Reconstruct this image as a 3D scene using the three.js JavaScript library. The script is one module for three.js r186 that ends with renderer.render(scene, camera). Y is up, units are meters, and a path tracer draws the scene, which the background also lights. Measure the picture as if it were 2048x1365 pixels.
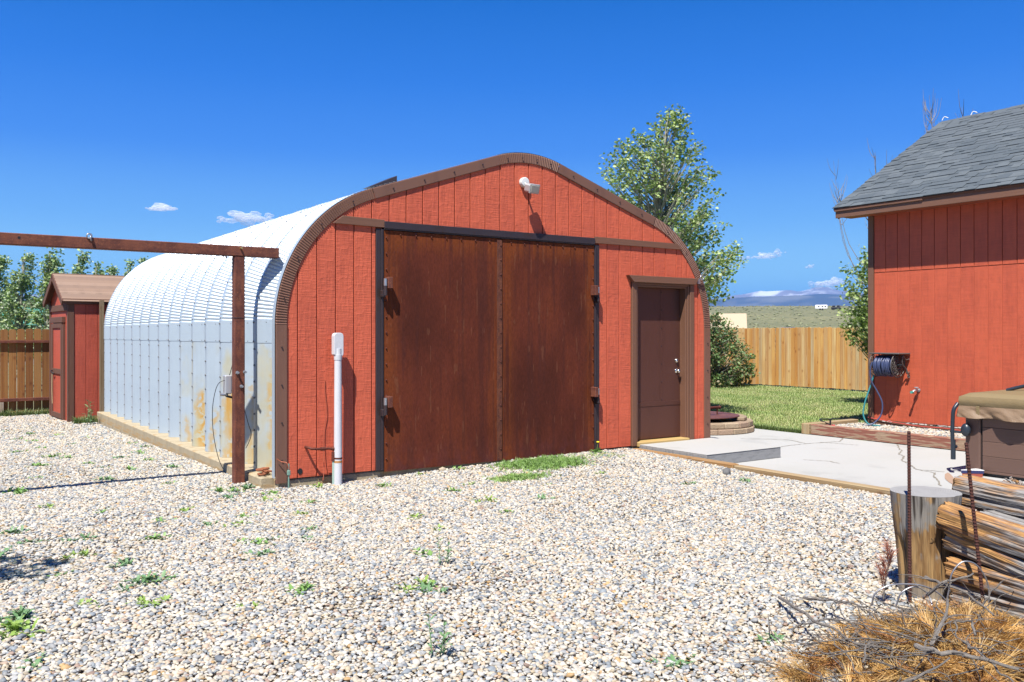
import * as THREE from 'three';
import { mergeGeometries, mergeVertices } from 'three/addons/utils/BufferGeometryUtils.js';

// ---------- camera, sky, sun, exposure ----------
const scene = new THREE.Scene();
const HEAD = 34.486 * Math.PI / 180;                       // the camera looks this far to the right of the garage's long axis
const camera = new THREE.PerspectiveCamera(2 * Math.atan(682.5 / 1760) * 180 / Math.PI, 1024 / 682, 0.1, 30000);
camera.position.set(0, 1.42, 8.48);
camera.rotation.set(0, -HEAD, 0);
camera.setViewOffset(2048, 1365, 0, 12.5, 2048, 1365);
const renderer = new THREE.WebGLRenderer({ antialias: true });
renderer.setSize(1024, 682);
renderer.toneMapping = THREE.LinearToneMapping;
renderer.toneMappingExposure = 1.95;
renderer.shadowMap.enabled = true;
const SUN = new THREE.Vector3(-1.39, 2.9, 1).normalize();
const sun = new THREE.DirectionalLight(new THREE.Color().setRGB(1, 0.955, 0.88), 5);
sun.position.copy(SUN).multiplyScalar(60).add(new THREE.Vector3(7, 0, -2));
sun.target.position.set(7, 0, -2);
sun.castShadow = true;
Object.assign(sun.shadow.camera, { left: -26, right: 26, top: 26, bottom: -26, near: 1, far: 160 });
sun.shadow.mapSize.set(4096, 4096); sun.shadow.bias = -0.0004; sun.shadow.normalBias = 0.01;
scene.add(sun, sun.target);
{ // clear high-country sky: pale at the horizon, deep blue overhead
  const W = 64, H = 256, data = new Float32Array(W * H * 4);
  const stops = [[-90, .10, .12, .14], [-3, .14, .2, .26], [0, .3, .49, .6], [3.7, .24, .45, .58], [7, .115, .28, .53], [11.5, .037, .15, .475], [16, .014, .105, .41], [21, .004, .076, .325], [32, .004, .05, .23], [90, .004, .025, .13]];
  for (let j = 0; j < H; j++) {
    const el = (j + .5) / H * 180 - 90; let k = 0;
    while (k < stops.length - 2 && el > stops[k + 1][0]) k++;
    const a = stops[k], b = stops[k + 1], t = Math.min(1, Math.max(0, (el - a[0]) / (b[0] - a[0])));
    for (let i = 0; i < W; i++) { const o = (j * W + i) * 4; for (let c = 0; c < 3; c++) data[o + c] = a[c + 1] + (b[c + 1] - a[c + 1]) * t; data[o + 3] = 1; }
  }
  const sky = new THREE.DataTexture(data, W, H, THREE.RGBAFormat, THREE.FloatType);
  sky.mapping = THREE.EquirectangularReflectionMapping; sky.colorSpace = THREE.LinearSRGBColorSpace;
  sky.magFilter = sky.minFilter = THREE.LinearFilter; sky.needsUpdate = true;
  scene.background = sky; scene.environment = sky;
}
scene.fog = new THREE.FogExp2(new THREE.Color().setRGB(.12, .42, 1), 0.0001);

// ---------- helpers ----------
let _s = 12345;
function seed(n) { _s = n >>> 0; }
function rnd() { _s = (_s + 0x6D2B79F5) >>> 0; let t = _s; t = Math.imul(t ^ (t >>> 15), t | 1); t ^= t + Math.imul(t ^ (t >>> 7), t | 61); return ((t ^ (t >>> 14)) >>> 0) / 4294967296; }
const rr = (a, b) => a + (b - a) * rnd();
const gauss = () => (rnd() + rnd() + rnd() + rnd() - 2) * 1.1;
const clamp = (x, a = 0, b = 1) => Math.min(b, Math.max(a, x));
const sstep = (a, b, x) => { const t = clamp((x - a) / (b - a)); return t * t * (3 - 2 * t); };
const mixc = (a, b, t) => [a[0] + (b[0] - a[0]) * t, a[1] + (b[1] - a[1]) * t, a[2] + (b[2] - a[2]) * t];
const V = (x, y, z) => new THREE.Vector3(x, y, z);
const NT = new Float32Array(65536); seed(77); for (let i = 0; i < 65536; i++) NT[i] = rnd();
const hsh = (i, j, s) => NT[(Math.imul(i, 73856093) ^ Math.imul(j, 19349663) ^ Math.imul(s + 11, 83492791)) & 65535];
function vn(x, y, P = 4096, Q = 4096, s = 0) {             // periodic value noise
  const xi = Math.floor(x), yi = Math.floor(y); let fx = x - xi, fy = y - yi; fx = fx * fx * (3 - 2 * fx); fy = fy * fy * (3 - 2 * fy);
  const m = (a, n) => ((a % n) + n) % n, x0 = m(xi, P), x1 = m(xi + 1, P), y0 = m(yi, Q), y1 = m(yi + 1, Q);
  const a = hsh(x0, y0, s), b = hsh(x1, y0, s), c = hsh(x0, y1, s), d = hsh(x1, y1, s);
  return a + (b - a) * fx + (c - a + (a - b - c + d) * fx) * fy;
}
function fb(u, v, P, Q, o = 4, s = 0) { let t = 0, a = .5, n = 0; for (let k = 0; k < o; k++) { t += a * vn(u * P, v * Q, P, Q, s + k * 7); n += a; a *= .55; P *= 2; Q *= 2; } return t / n; }
const enc = x => { x = clamp(x); return 255 * (x <= .0031308 ? x * 12.92 : 1.055 * Math.pow(x, 1 / 2.4) - .055); };
function tex(w, h, fn, size = [1, 1], colour = true) {     // fn(u,v) gives linear rgb or one value; size in metres of one repeat
  const d = new Uint8Array(w * h * 4);
  for (let j = 0; j < h; j++) for (let i = 0; i < w; i++) {
    const c = fn((i + .5) / w, (j + .5) / h), o = (j * w + i) * 4;
    if (colour) { d[o] = enc(c[0]); d[o + 1] = enc(c[1]); d[o + 2] = enc(c[2]); } else d[o] = d[o + 1] = d[o + 2] = 255 * clamp(c);
    d[o + 3] = 255;
  }
  const t = new THREE.DataTexture(d, w, h, THREE.RGBAFormat, THREE.UnsignedByteType);
  t.wrapS = t.wrapT = THREE.RepeatWrapping; t.magFilter = THREE.LinearFilter; t.minFilter = THREE.LinearMipmapLinearFilter; t.generateMipmaps = true;
  t.repeat.set(1 / size[0], 1 / size[1]); if (colour) t.colorSpace = THREE.SRGBColorSpace; t.needsUpdate = true;
  return t;
}
const lin = (r, g, b) => new THREE.Color().setRGB(r, g, b);
function mat(c, o = {}) { return new THREE.MeshStandardMaterial({ color: Array.isArray(c) ? lin(...c) : c, roughness: .75, metalness: 0, side: THREE.DoubleSide, ...o }); }
const used = {};
function nm(n) { const k = used[n] = (used[n] ?? -1) + 1; return k ? n + '_' + String(k).padStart(3, '0') : n; }
function thing(name, label, category, p = [0, 0, 0], turn = 0, group) {
  const o = new THREE.Group(); o.name = nm(name); o.position.set(...p); o.rotation.y = turn;
  o.userData = { label, category }; if (group) o.userData.group = group; scene.add(o); return o;
}
function part(name, g, m, parent, p) { const o = new THREE.Mesh(g, m); o.name = name; if (p) o.position.set(...p); parent.add(o); return o; }
function single(name, label, category, g, m, p = [0, 0, 0], turn = 0, group) {
  const o = part(nm(name), g, m, scene, p); o.rotation.y = turn; o.userData = { label, category }; if (group) o.userData.group = group; return o;
}
function struct(name, g, m, p) { const o = part(nm(name), g, m, scene, p); o.userData = { kind: 'structure' }; return o; }
function copyOf(src, p, turn, s = 1) { const c = src.clone(); c.name = nm(src.name.replace(/_\d{3}$/, '')); c.userData = { ...src.userData }; c.position.set(...p); c.rotation.y = turn; c.scale.setScalar(s); scene.add(c); return c; }
// uv in metres, by the way each face points; grain runs along the given axis
function uvm(g, grain = 1, ou = 0, ov = 0) {
  if (g.index) g = g.toNonIndexed();
  const p = g.attributes.position.array, uv = new Float32Array(p.length / 3 * 2);
  for (let t = 0; t < p.length; t += 9) {
    const ax = p[t + 3] - p[t], ay = p[t + 4] - p[t + 1], az = p[t + 5] - p[t + 2], bx = p[t + 6] - p[t], by = p[t + 7] - p[t + 1], bz = p[t + 8] - p[t + 2];
    const n = [Math.abs(ay * bz - az * by), Math.abs(az * bx - ax * bz), Math.abs(ax * by - ay * bx)];
    const d = n[0] >= n[1] && n[0] >= n[2] ? 0 : n[1] >= n[2] ? 1 : 2;
    let vv = grain, uu; if (d === grain) { vv = (grain + 1) % 3; uu = (grain + 2) % 3; } else uu = 3 - grain - d;
    for (let k = 0; k < 3; k++) { uv[(t / 3 + k) * 2] = p[t + k * 3 + uu] + ou; uv[(t / 3 + k) * 2 + 1] = p[t + k * 3 + vv] + ov; }
  }
  g.setAttribute('uv', new THREE.BufferAttribute(uv, 2)); return g;
}
const ruv = (g, grain = 1) => uvm(g, grain, rnd() * 7, rnd() * 7);
// box with chamfered edges, flat-shaded: 44 triangles
function cbox(w, h, d, b = .004) {
  b = Math.min(b, w * .3, h * .3, d * .3); const X = w / 2, Y = h / 2, Z = d / 2, pos = [];
  const q = (a, c, e, f) => pos.push(...a, ...c, ...e, ...a, ...e, ...f), S = [-1, 1];
  const P = (k, sx, sy, sz) => [sx * (k === 0 ? X : X - b), sy * (k === 1 ? Y : Y - b), sz * (k === 2 ? Z : Z - b)];
  for (const s of S) {
    const o = (l) => s > 0 ? l : [...l].reverse();
    q(...o([P(0, s, -1, -1), P(0, s, 1, -1), P(0, s, 1, 1), P(0, s, -1, 1)]));
    q(...o([P(1, -1, s, -1), P(1, -1, s, 1), P(1, 1, s, 1), P(1, 1, s, -1)]));
    q(...o([P(2, -1, -1, s), P(2, 1, -1, s), P(2, 1, 1, s), P(2, -1, 1, s)]));
  }
  for (const s of S) for (const t of S) {
    const o = (l) => s * t > 0 ? l : [...l].reverse();
    q(...o([P(0, s, t, -1), P(1, s, t, -1), P(1, s, t, 1), P(0, s, t, 1)]));
    q(...o([P(1, -1, s, t), P(2, -1, s, t), P(2, 1, s, t), P(1, 1, s, t)]));
    q(...o([P(2, s, -1, t), P(0, s, -1, t), P(0, s, 1, t), P(2, s, 1, t)]));
  }
  for (const s of S) for (const t of S) for (const r of S) { const l = [P(0, s, t, r), P(1, s, t, r), P(2, s, t, r)]; if (s * t * r < 0) l.reverse(); pos.push(...l[0], ...l[1], ...l[2]); }
  const g = new THREE.BufferGeometry(); g.setAttribute('position', new THREE.Float32BufferAttribute(pos, 3)); g.computeVertexNormals(); return g;
}
// box from corner to corner
function bxx(x0, x1, y0, y1, z0, z1, grain = 1, b = .004) { return ruv(cbox(x1 - x0, y1 - y0, z1 - z0, b).translate((x0 + x1) / 2, (y0 + y1) / 2, (z0 + z1) / 2), grain); }
function tube(pts, r, n = 10, seg = 6, r1) {
  const c = new THREE.CatmullRomCurve3(pts.map(p => p.isVector3 ? p : V(...p))); const g = new THREE.TubeGeometry(c, n, r, seg, false);
  if (r1 !== undefined) { const p = g.attributes.position; for (let i = 0; i <= n; i++) { const c0 = c.getPointAt(i / n), k = 1 + (r1 / r - 1) * i / n; for (let j = 0; j <= seg; j++) { const o = i * (seg + 1) + j; p.setXYZ(o, c0.x + (p.getX(o) - c0.x) * k, c0.y + (p.getY(o) - c0.y) * k, c0.z + (p.getZ(o) - c0.z) * k); } } g.computeVertexNormals(); }
  return g;
}
function cyl(r0, r1, h, n = 12, p = [0, 0, 0], axis = 1) { const g = new THREE.CylinderGeometry(r1, r0, h, n); if (axis === 0) g.rotateZ(-Math.PI / 2); if (axis === 2) g.rotateX(Math.PI / 2); g.translate(...p); return g; }
function poly(pts, d, b = 0) {                              // extruded outline in xy, from z = 0 to d
  const s = new THREE.Shape(pts.map(p => new THREE.Vector2(p[0], p[1])));
  return new THREE.ExtrudeGeometry(s, { depth: Math.max(1e-4, d - 2 * b), bevelEnabled: b > 0, bevelThickness: b, bevelSize: b, bevelOffset: -b, bevelSegments: 1, curveSegments: 8 }).translate(0, 0, b);
}
function grid(nu, nv, fn, closeU = false) {                 // surface from fn(u,v) -> [x,y,z]; uv 0..1
  const pos = [], uv = [], idx = [];
  for (let j = 0; j <= nv; j++) for (let i = 0; i <= nu; i++) { pos.push(...fn(i / nu, j / nv)); uv.push(i / nu, j / nv); }
  for (let j = 0; j < nv; j++) for (let i = 0; i < nu; i++) { const a = j * (nu + 1) + i, b = a + 1, c = a + nu + 1, d = c + 1; idx.push(a, b, d, a, d, c); }
  const g = new THREE.BufferGeometry(); g.setAttribute('position', new THREE.Float32BufferAttribute(pos, 3)); g.setAttribute('uv', new THREE.Float32BufferAttribute(uv, 2)); g.setIndex(idx); g.computeVertexNormals(); return g;
}
const strip = g => { const o = g.index ? g.toNonIndexed() : g.clone(); for (const k of Object.keys(o.attributes)) if (!['position', 'normal', 'uv'].includes(k)) o.deleteAttribute(k); if (!o.attributes.uv) o.setAttribute('uv', new THREE.BufferAttribute(new Float32Array(o.attributes.position.count * 2), 2)); if (!o.attributes.normal) o.computeVertexNormals(); return o; };
const merge = gs => mergeGeometries(gs.map(strip));

// ---------- materials ----------
const speck = (u, v, n, s) => hsh(Math.floor(u * n), Math.floor(v * n), s);
const sidingBump = tex(512, 512, (u, v) => {
  const g = fb(u + .01 * fb(u, v, 6, 6, 2, 3), v, 46, 5, 3, 1), saw = fb(u, v, 9, 110, 2, 5), bl = Math.abs(fb(u + .15 * fb(u, v, 3, 3, 2, 9), v * 1, 9, 5, 3, 8) - .5) * 2;
  return .45 * g + .33 * saw + .25 * (1 - bl) ** 5 ;
}, [.8, .8], false);
const sidingMap = tex(512, 512, (u, v) => {
  const a = fb(u, v, 4, 3, 4, 21) - .5, b = fb(u, v, 60, 8, 2, 22) - .5, saw = fb(u, v, 8, 120, 2, 5) - .5, k = 1 + .34 * a + .2 * b + .2 * saw - .07 * sstep(.7, .8, fb(u, v, 30, 16, 3, 24));
  return [.92 * k, .92 * k * (1 + .1 * a), .92 * k];
}, [1.6, 1.6]);
const M = {};
M.red = mat([.55, .105, .05], { map: sidingMap, bumpMap: sidingBump, bumpScale: .006, roughness: .7 });
M.redBack = mat([.44, .085, .045], { roughness: .8 });
M.redHouse = mat([.48, .09, .04], { map: sidingMap, bumpMap: sidingBump, bumpScale: .003, roughness: .62 });
M.redShed = mat([.42, .075, .042], { map: sidingMap, bumpMap: sidingBump, bumpScale: .004, roughness: .7 });
const trimBump = tex(256, 512, (u, v) => fb(u, v, 40, 4, 3, 31), [.3, 1], false);
const trimMap = tex(256, 512, (u, v) => { const k = .8 + .4 * fb(u, v, 5, 3, 4, 33) * (.7 + .6 * fb(u, v, 60, 6, 2, 34)); return [k, k, k]; }, [.6, 1.2]);
M.brownTrim = mat([.155, .073, .043], { map: trimMap, bumpMap: trimBump, bumpScale: .0015, roughness: .6 });
M.brownMetal = mat([.165, .08, .052], { map: trimMap, roughness: .55 });
M.brownWood = mat([.115, .05, .032], { map: trimMap, bumpMap: trimBump, bumpScale: .003, roughness: .85 });
const galvMap = tex(512, 512, (u, v) => { const a = fb(u, v, 5, 4, 4, 41), b = fb(u, v, 60, 60, 2, 42), c = fb(u, v, 40, 3, 3, 43), k = .82 + .14 * a + .06 * b + .1 * c; return [k, k * 1.0, k * 1.005]; }, [.61, 1.4]);
M.galv = mat([.415, .49, .56], { map: galvMap, metalness: .3, roughness: .42 });
// galvanised sheet with rust runs and yellow staining (uv 0..1 over one lower wall sheet)
function stainMap(s, amount, runs, yellow) {
  return tex(256, 512, (u, v) => {
    const k = .82 + .14 * fb(u, v, 5, 8, 4, 41 + s) + .08 * fb(u, v, 40, 3, 3, 43 + s); let c = [k * .415, k * .49, k * .56];
    const y = sstep(.55, .95, fb(u, v, 5, 4, 4, 60 + s) + yellow * (.9 - .9 * v));
    c = mixc(c, [.5 * k, .44 * k, .24 * k], .65 * y);
    for (const [x, top, w] of runs) {
      const wob = x + .07 * (fb(.3, v, 4, 9, 3, 70 + s) - .5) * 2, d = Math.abs(u - wob) / w, on = sstep(top, top - .12, v) * sstep(.38, .6, fb(u, v, 14, 22, 4, 81 + s) + .1);
      const t = clamp((1 - d) * 1.2) * on * amount * .45 * (.35 + .9 * fb(u, v, 30, 12, 3, 95 + s)); c = mixc(c, [.5, .4, .13], clamp(t * 1.6)); c = mixc(c, [.5, .2, .025], clamp(t * 1.15 - .12));
      c = mixc(c, [.22, .06, .015], clamp((t - .55) * 1.3) * sstep(.5, .7, fb(u, v, 20, 40, 3, 90 + s)));
    }
    return c;
  }, [1, 1]);
}
const galvStain = (s, a, r, y) => mat([1, 1, 1], { map: stainMap(s, a, r, y), metalness: .25, roughness: .5 });
const rustMap = tex(512, 512, (u, v) => { const a = fb(u, v, 6, 6, 5, 101), b = fb(u, v, 90, 90, 2, 102), c = fb(u, v, 30, 8, 3, 103); let k = mixc([.1, .027, .017], [.185, .058, .03], sstep(.32, .7, a * .6 + c * .4)); k = mixc(k, [.06, .022, .02], .7 * sstep(.62, .75, b)); return mixc(k, [.33, .125, .05], .5 * sstep(.72, .82, fb(u, v, 60, 60, 2, 107))); }, [.5, .5]);
M.rust = mat([1, 1, 1], { map: rustMap, bumpMap: tex(256, 256, (u, v) => fb(u, v, 40, 40, 3, 111), [.3, .3], false), bumpScale: .001, roughness: .72, metalness: .15 });
M.darkSteel = mat([.052, .038, .042], { map: tex(256, 512, (u, v) => { const k = .7 + .6 * fb(u, v, 8, 3, 4, 121), r = sstep(.55, .75, fb(u, v, 6, 8, 4, 122)); return mixc([k, k, k * 1.05], [1.4, .8, .6], r * .7); }, [.4, 1.2]), roughness: .5, metalness: .4 });
// door skins: weathering steel, orange near edges and seams, browner inside, with vertical runs (uv 0..1 over one leaf)
function doorTex(s) {
  return tex(640, 1024, (u, v) => {
    const warp = .08 * (fb(u, v, 3, 4, 3, 130 + s) - .5), e = Math.min(u, 1 - u) + warp, eb = v + warp, et = 1 - v + warp * .6;
    const runs = fb(u, v, 52, 2, 3, 131 + s), big = fb(u, v, 4, 3, 5, 132 + s), fine = fb(u, v, 120, 90, 2, 133 + s);
    let c = mixc([.068, .021, .013], [.108, .031, .018], sstep(.25, .75, big));
    const o = clamp(.85 * sstep(.17, .02, e) * sstep(.25, .62, runs * .6 + big * .45) + .9 * sstep(.12, .03, et) * sstep(.3, .5, runs + .12) + .22 * sstep(.5, .75, runs * .4 + big * .6));
    c = mixc(c, [.185, .058, .015], o * .7);
    c = mixc(c, [.075, .03, .035], .55 * sstep(.14, .0, eb) * sstep(.3, .6, fb(u, v, 20, 20, 3, 137 + s)));
    c = mixc(c, [.06, .022, .018], .5 * sstep(.56, .74, fb(u, v, 26, 2, 4, 138 + s))); c = mixc(c, [.17, .085, .05], .35 * sstep(.74, .78, fb(u, v, 40, 12, 3, 139 + s)));
    const k = .8 + .4 * fine; return [c[0] * k, c[1] * k * .8, c[2] * k * .72];
  }, [1, 1]);
}
const doorBump = tex(256, 512, (u, v) => .5 * fb(u, v, 4, 4, 3, 141) + .5 * fb(u, v, 60, 60, 2, 142), [1, 1], false);
M.door1 = new THREE.MeshPhysicalMaterial({ side: THREE.DoubleSide, specularIntensity: .3, map: doorTex(0), bumpMap: doorBump, bumpScale: .0025, roughness: .72, metalness: 0 });
M.door2 = new THREE.MeshPhysicalMaterial({ side: THREE.DoubleSide, specularIntensity: .3, map: doorTex(40), bumpMap: doorBump, bumpScale: .0025, roughness: .7, metalness: 0 });
M.manDoor = mat([.1, .04, .028], { map: trimMap, bumpMap: doorBump, bumpScale: .0015, roughness: .45, metalness: .3 });
const concBump = tex(256, 256, (u, v) => .6 * fb(u, v, 30, 30, 3, 151) + .4 * fb(u, v, 120, 120, 1, 152), [.5, .5], false);
M.patio = mat([.36, .363, .357], { map: tex(1024, 1024, (u, v) => { const k = .86 + .2 * fb(u, v, 4, 5, 5, 155) - .1 * sstep(.6, .75, fb(u, v, 10, 10, 4, 156)) + .06 * speck(u, v, 512, 3); return [k, k * (.985 + .02 * fb(u, v, 6, 6, 2, 157)), k * .97]; }, [5, 5]), bumpMap: concBump, bumpScale: .0015, roughness: .85 });
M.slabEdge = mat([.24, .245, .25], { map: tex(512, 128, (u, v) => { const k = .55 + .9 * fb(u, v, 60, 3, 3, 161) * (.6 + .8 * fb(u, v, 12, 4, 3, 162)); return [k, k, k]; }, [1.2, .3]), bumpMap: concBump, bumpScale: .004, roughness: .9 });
M.footing = mat([.36, .30, .2], { map: tex(1024, 256, (u, v) => {
  const k = .75 + .4 * fb(u, v, 12, 6, 5, 171), run = fb(u, v, 60, 1, 3, 172), r = sstep(.5, .68, run * .7 + .3 * fb(u, v, 8, 3, 3, 173)); const c = mixc([k, k, k], [1.05, .72, .36], r * .75); return mixc(c, [.55, .5, .45], .5 * sstep(.6, .75, fb(u, v, 30, 10, 3, 175)));
}, [4, .7]), bumpMap: concBump, bumpScale: .004, roughness: .92 });
const woodBump = tex(256, 512, (u, v) => { const w = u + .03 * fb(u, v, 3, 3, 2, 181); return .6 * fb(w, v, 30, 2, 3, 182) + .4 * fb(w, v, 90, 5, 2, 183); }, [.35, 1.2], false);
const woodMap = tex(512, 1024, (u, v) => {                   // boards with grain and knots
  let wu = u, kn = 0; const cx = Math.floor(u * 5), cy = Math.floor(v * 5);
  for (let a = -1; a <= 1; a++) for (let b = -1; b <= 1; b++) { const I = (cx + a + 5) % 5, J = (cy + b + 5) % 5; if (hsh(I, J, 191) < .62) continue; const px = (cx + a + .2 + .6 * hsh(I, J, 192)) / 5, py = (cy + b + .2 + .6 * hsh(I, J, 193)) / 5, dx = (u - px) * 9, dy = (v - py) * 14, d = Math.hypot(dx, dy); const k = Math.exp(-d * d * 16); kn = Math.max(kn, k); wu += .012 * Math.exp(-d * d * 3) * Math.sign(dx); }
  const g = fb(wu, v, 40, 1, 3, 194), h = fb(wu, v, 12, 3, 4, 195), w = fb(u, v, 7, 3, 4, 196);
  let c = mixc([1.06, .95, .8], [.78, .6, .42], sstep(.35, .7, g * .55 + h * .45)); c = mixc(c, [.98, .98, 1.02], .55 * sstep(.52, .7, w)); return mixc(c, [.42, .2, .08], .75 * kn);
}, [.9, 2.2]);
const cedar = [[.54, .33, .12], [.47, .31, .15], [.56, .42, .22], [.46, .25, .075], [.44, .35, .22]];
M.cedar = cedar.map(c => mat(c, { map: woodMap, bumpMap: woodBump, bumpScale: .003, roughness: .85 }));
M.stainedFence = [[.25, .125, .038], [.21, .1, .03], [.28, .15, .05]].map(c => mat(c, { map: woodMap, bumpMap: woodBump, bumpScale: .004, roughness: .85 }));
M.timber = mat([.31, .26, .175], { map: woodMap, bumpMap: woodBump, bumpScale: .004, roughness: .9 });
M.timberRed = mat([.5, .5, .5], { map: tex(512, 512, (u, v) => { const p = sstep(.45, .62, fb(u, v, 26, 7, 4, 201) + .22 * (fb(u, v, 3, 2, 2, 202) - .5)); return mixc([.42, .155, .105], [.62, .47, .31], p * .8); }, [.5, 1.2]), bumpMap: woodBump, bumpScale: .006, roughness: .9 });
M.greyWood = mat([.30, .28, .26], { map: woodMap, bumpMap: woodBump, bumpScale: .006, roughness: .95 });
const logMap = (s, grey) => tex(512, 1024, (u, v) => {
  const w = u + .02 * fb(u, v, 3, 3, 3, 211 + s), g = fb(w, v, 120, 6, 3, 212 + s), h = fb(w, v, 34, 5, 5, 213 + s), z = fb(u, v, 4, 3, 4, 214 + s);
  let c = mixc([.4, .215, .075], [.19, .08, .025], sstep(.35, .66, h)); c = mixc(c, [.235, .225, .215], sstep(.46 - grey, .62 - grey, z * .65 + h * .3)); c = mixc(c, [.36, .33, .3], .35 * sstep(.6, .75, g) * sstep(.5 - grey, .7, z));
  const q = .7 + .6 * fb(u, v, 90, 40, 3, 218 + s); c = [c[0] * q, c[1] * q, c[2] * q]; return mixc(c, [.04, .028, .022], .8 * sstep(.62, .68, fb(w, v, 60, 4, 4, 215 + s)));
}, [.5, 1]);
const logBump = tex(512, 512, (u, v) => { const w = u + .02 * fb(u, v, 3, 3, 3, 221); return .5 * fb(w, v, 24, 1, 4, 222) + .5 * (1 - sstep(.6, .7, fb(w, v, 34, 1, 4, 223))); }, [.5, 1], false);
M.log = [0, 30, 60].map((s, i) => mat([.95, .95, .95], { map: logMap(s, [.1, 0, .2][i]), bumpMap: logBump, bumpScale: .007, roughness: .95 }));
M.branch = mat([.24, .215, .195], { map: tex(128, 256, (u, v) => { const k = .45 + 1.1 * fb(u, v, 8, 40, 4, 231); return [k, k, k * .97]; }, [1, .5]), bumpMap: tex(128, 256, (u, v) => fb(u, v, 8, 30, 3, 233), [1, .3], false), bumpScale: .004, roughness: .95 });
M.galvWire = mat([.36, .36, .38], { metalness: .8, roughness: .4 });
M.pvc = mat([.56, .57, .6], { map: tex(128, 512, (u, v) => { const k = .92 + .12 * fb(u, v, 4, 8, 3, 241); return [k, k, k]; }, [1, 1]), roughness: .4 });
M.iron = mat([.09, .05, .045], { map: rustMap, roughness: .7, metalness: .4, color: lin(.8, .75, .85) });
M.black = mat([.012, .013, .016], { roughness: .45 });
M.blackSheen = mat([.02, .028, .04], { roughness: .35 });
M.zinc = mat([.45, .46, .48], { metalness: .8, roughness: .35 });
M.chrome = mat([.62, .6, .55], { metalness: 1, roughness: .18 });
M.brass = mat([.55, .4, .16], { metalness: .7, roughness: .4 });
M.aluminium = mat([.5, .51, .53], { metalness: .55, roughness: .4 });
M.glass = mat([.5, .52, .45], { roughness: .12, metalness: .1 });
const granule = tex(512, 512, (u, v) => { const k = .55 + .55 * speck(u, v, 256, 7) * .7 + .35 * fb(u, v, 8, 8, 4, 251); return [k, k, k]; }, [1, 1]);
M.shingle = [[.083, .1, .115], [.068, .085, .1], [.098, .116, .13], [.076, .093, .107]].map(c => mat(c, { map: granule, bumpMap: granule, bumpScale: .001, roughness: .92 }));
M.shedShingle = [[.235, .155, .112], [.21, .14, .104], [.26, .175, .128]].map(c => mat(c, { map: tex(512, 128, (u, v) => { const k = .7 + .5 * fb(u, v, 14, 3, 3, 255) + .2 * speck(u, v, 256, 9) - (hsh(Math.floor(u * 12), 3, 8) < .3 ? .18 : 0); return [k, k, k]; }, [2.4, .3]), roughness: .92 }));
M.leaf = (c, t = .35) => new THREE.MeshPhysicalMaterial({ color: lin(...c), roughness: .55, side: THREE.DoubleSide, transmission: t, thickness: 0 });
M.aspenBark = mat([.34, .33, .27], { map: tex(128, 512, (u, v) => { const k = .8 + .3 * fb(u, v, 4, 20, 3, 261), d = sstep(.66, .74, fb(u, v, 5, 40, 3, 262)); return mixc([k, k, k * .95], [.15, .14, .12], d * .8); }, [1, 1]), roughness: .85 });

// ---------- ground ----------
// height of the gravel: dips a little at the garage's left corner and falls away towards the shed, higher by the big doors
const gh = (x, z) => -.10 + .065 * sstep(3.2, 6.8, x) * sstep(2.6, 0, z) - .105 * sstep(-.5, -9, z) * sstep(4, 3, x) + .012 * (vn(x * 1.3, z * 1.3, 999, 999, 5) - .5);
function terrain(r, az) { // rise of the open land round the lot
  const n = fb(az / 6.2832, Math.log(r + 1) / 10, 8, 8, 4, 301);
  return -.34 + (13 + 8 * n) * sstep(55, 520, r) + 2.2 * (fb(az / 6.2832, r / 900, 40, 9, 3, 305) - .5) * sstep(70, 240, r) - 60 * sstep(700, 2600, r);
}
{
  const NA = 160, NR = 90, C = [8, -3], pos = [], col = [], idx = [];
  for (let j = 0; j <= NR; j++) { const r = j === 0 ? 0 : 9 * Math.pow(14000 / 9, (j - 1) / (NR - 1));
    for (let i = 0; i <= NA; i++) { const a = i / NA * 2 * Math.PI; pos.push(C[0] + r * Math.cos(a), r < 40 ? -.34 : terrain(r, i === NA ? 0 : a), C[1] + r * Math.sin(a));
      const x = C[0] + r * Math.cos(a), z = C[1] + r * Math.sin(a), n = fb(x / 600 + 50, z / 600 + 50, 4, 4, 5, 311), m = sstep(.4, .62, fb(x / 300 + 50, z / 900 + 50, 5, 5, 4, 317)); const c = mixc(mixc([.19, .175, .075], [.25, .225, .115], n), [.115, .125, .06], m * .6); col.push(...c); } }
  for (let j = 0; j < NR; j++) for (let i = 0; i < NA; i++) { const a = j * (NA + 1) + i, b = a + 1, c = a + NA + 1, d = c + 1; idx.push(a, d, b, a, c, d); }
  let g = new THREE.BufferGeometry(); g.setAttribute('position', new THREE.Float32BufferAttribute(pos, 3)); g.setAttribute('color', new THREE.Float32BufferAttribute(col, 3)); g.setIndex(idx); g.computeVertexNormals();
  const uv = new Float32Array(pos.length / 3 * 2); for (let k = 0; k < pos.length / 3; k++) { uv[2 * k] = pos[3 * k]; uv[2 * k + 1] = pos[3 * k + 2]; } g.setAttribute('uv', new THREE.BufferAttribute(uv, 2));
  const m = mat([1, 1, 1], { vertexColors: true, roughness: .95, map: tex(1024, 1024, (u, v) => { const k = .82 + .3 * fb(u, v, 40, 40, 3, 321), s = sstep(.58, .66, fb(u, v, 110, 110, 2, 323)); return mixc([k, k, k], [.5, .58, .52], s * .8); }, [90, 90]) });
  struct('ground', g, m);
}
seed(41);
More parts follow.
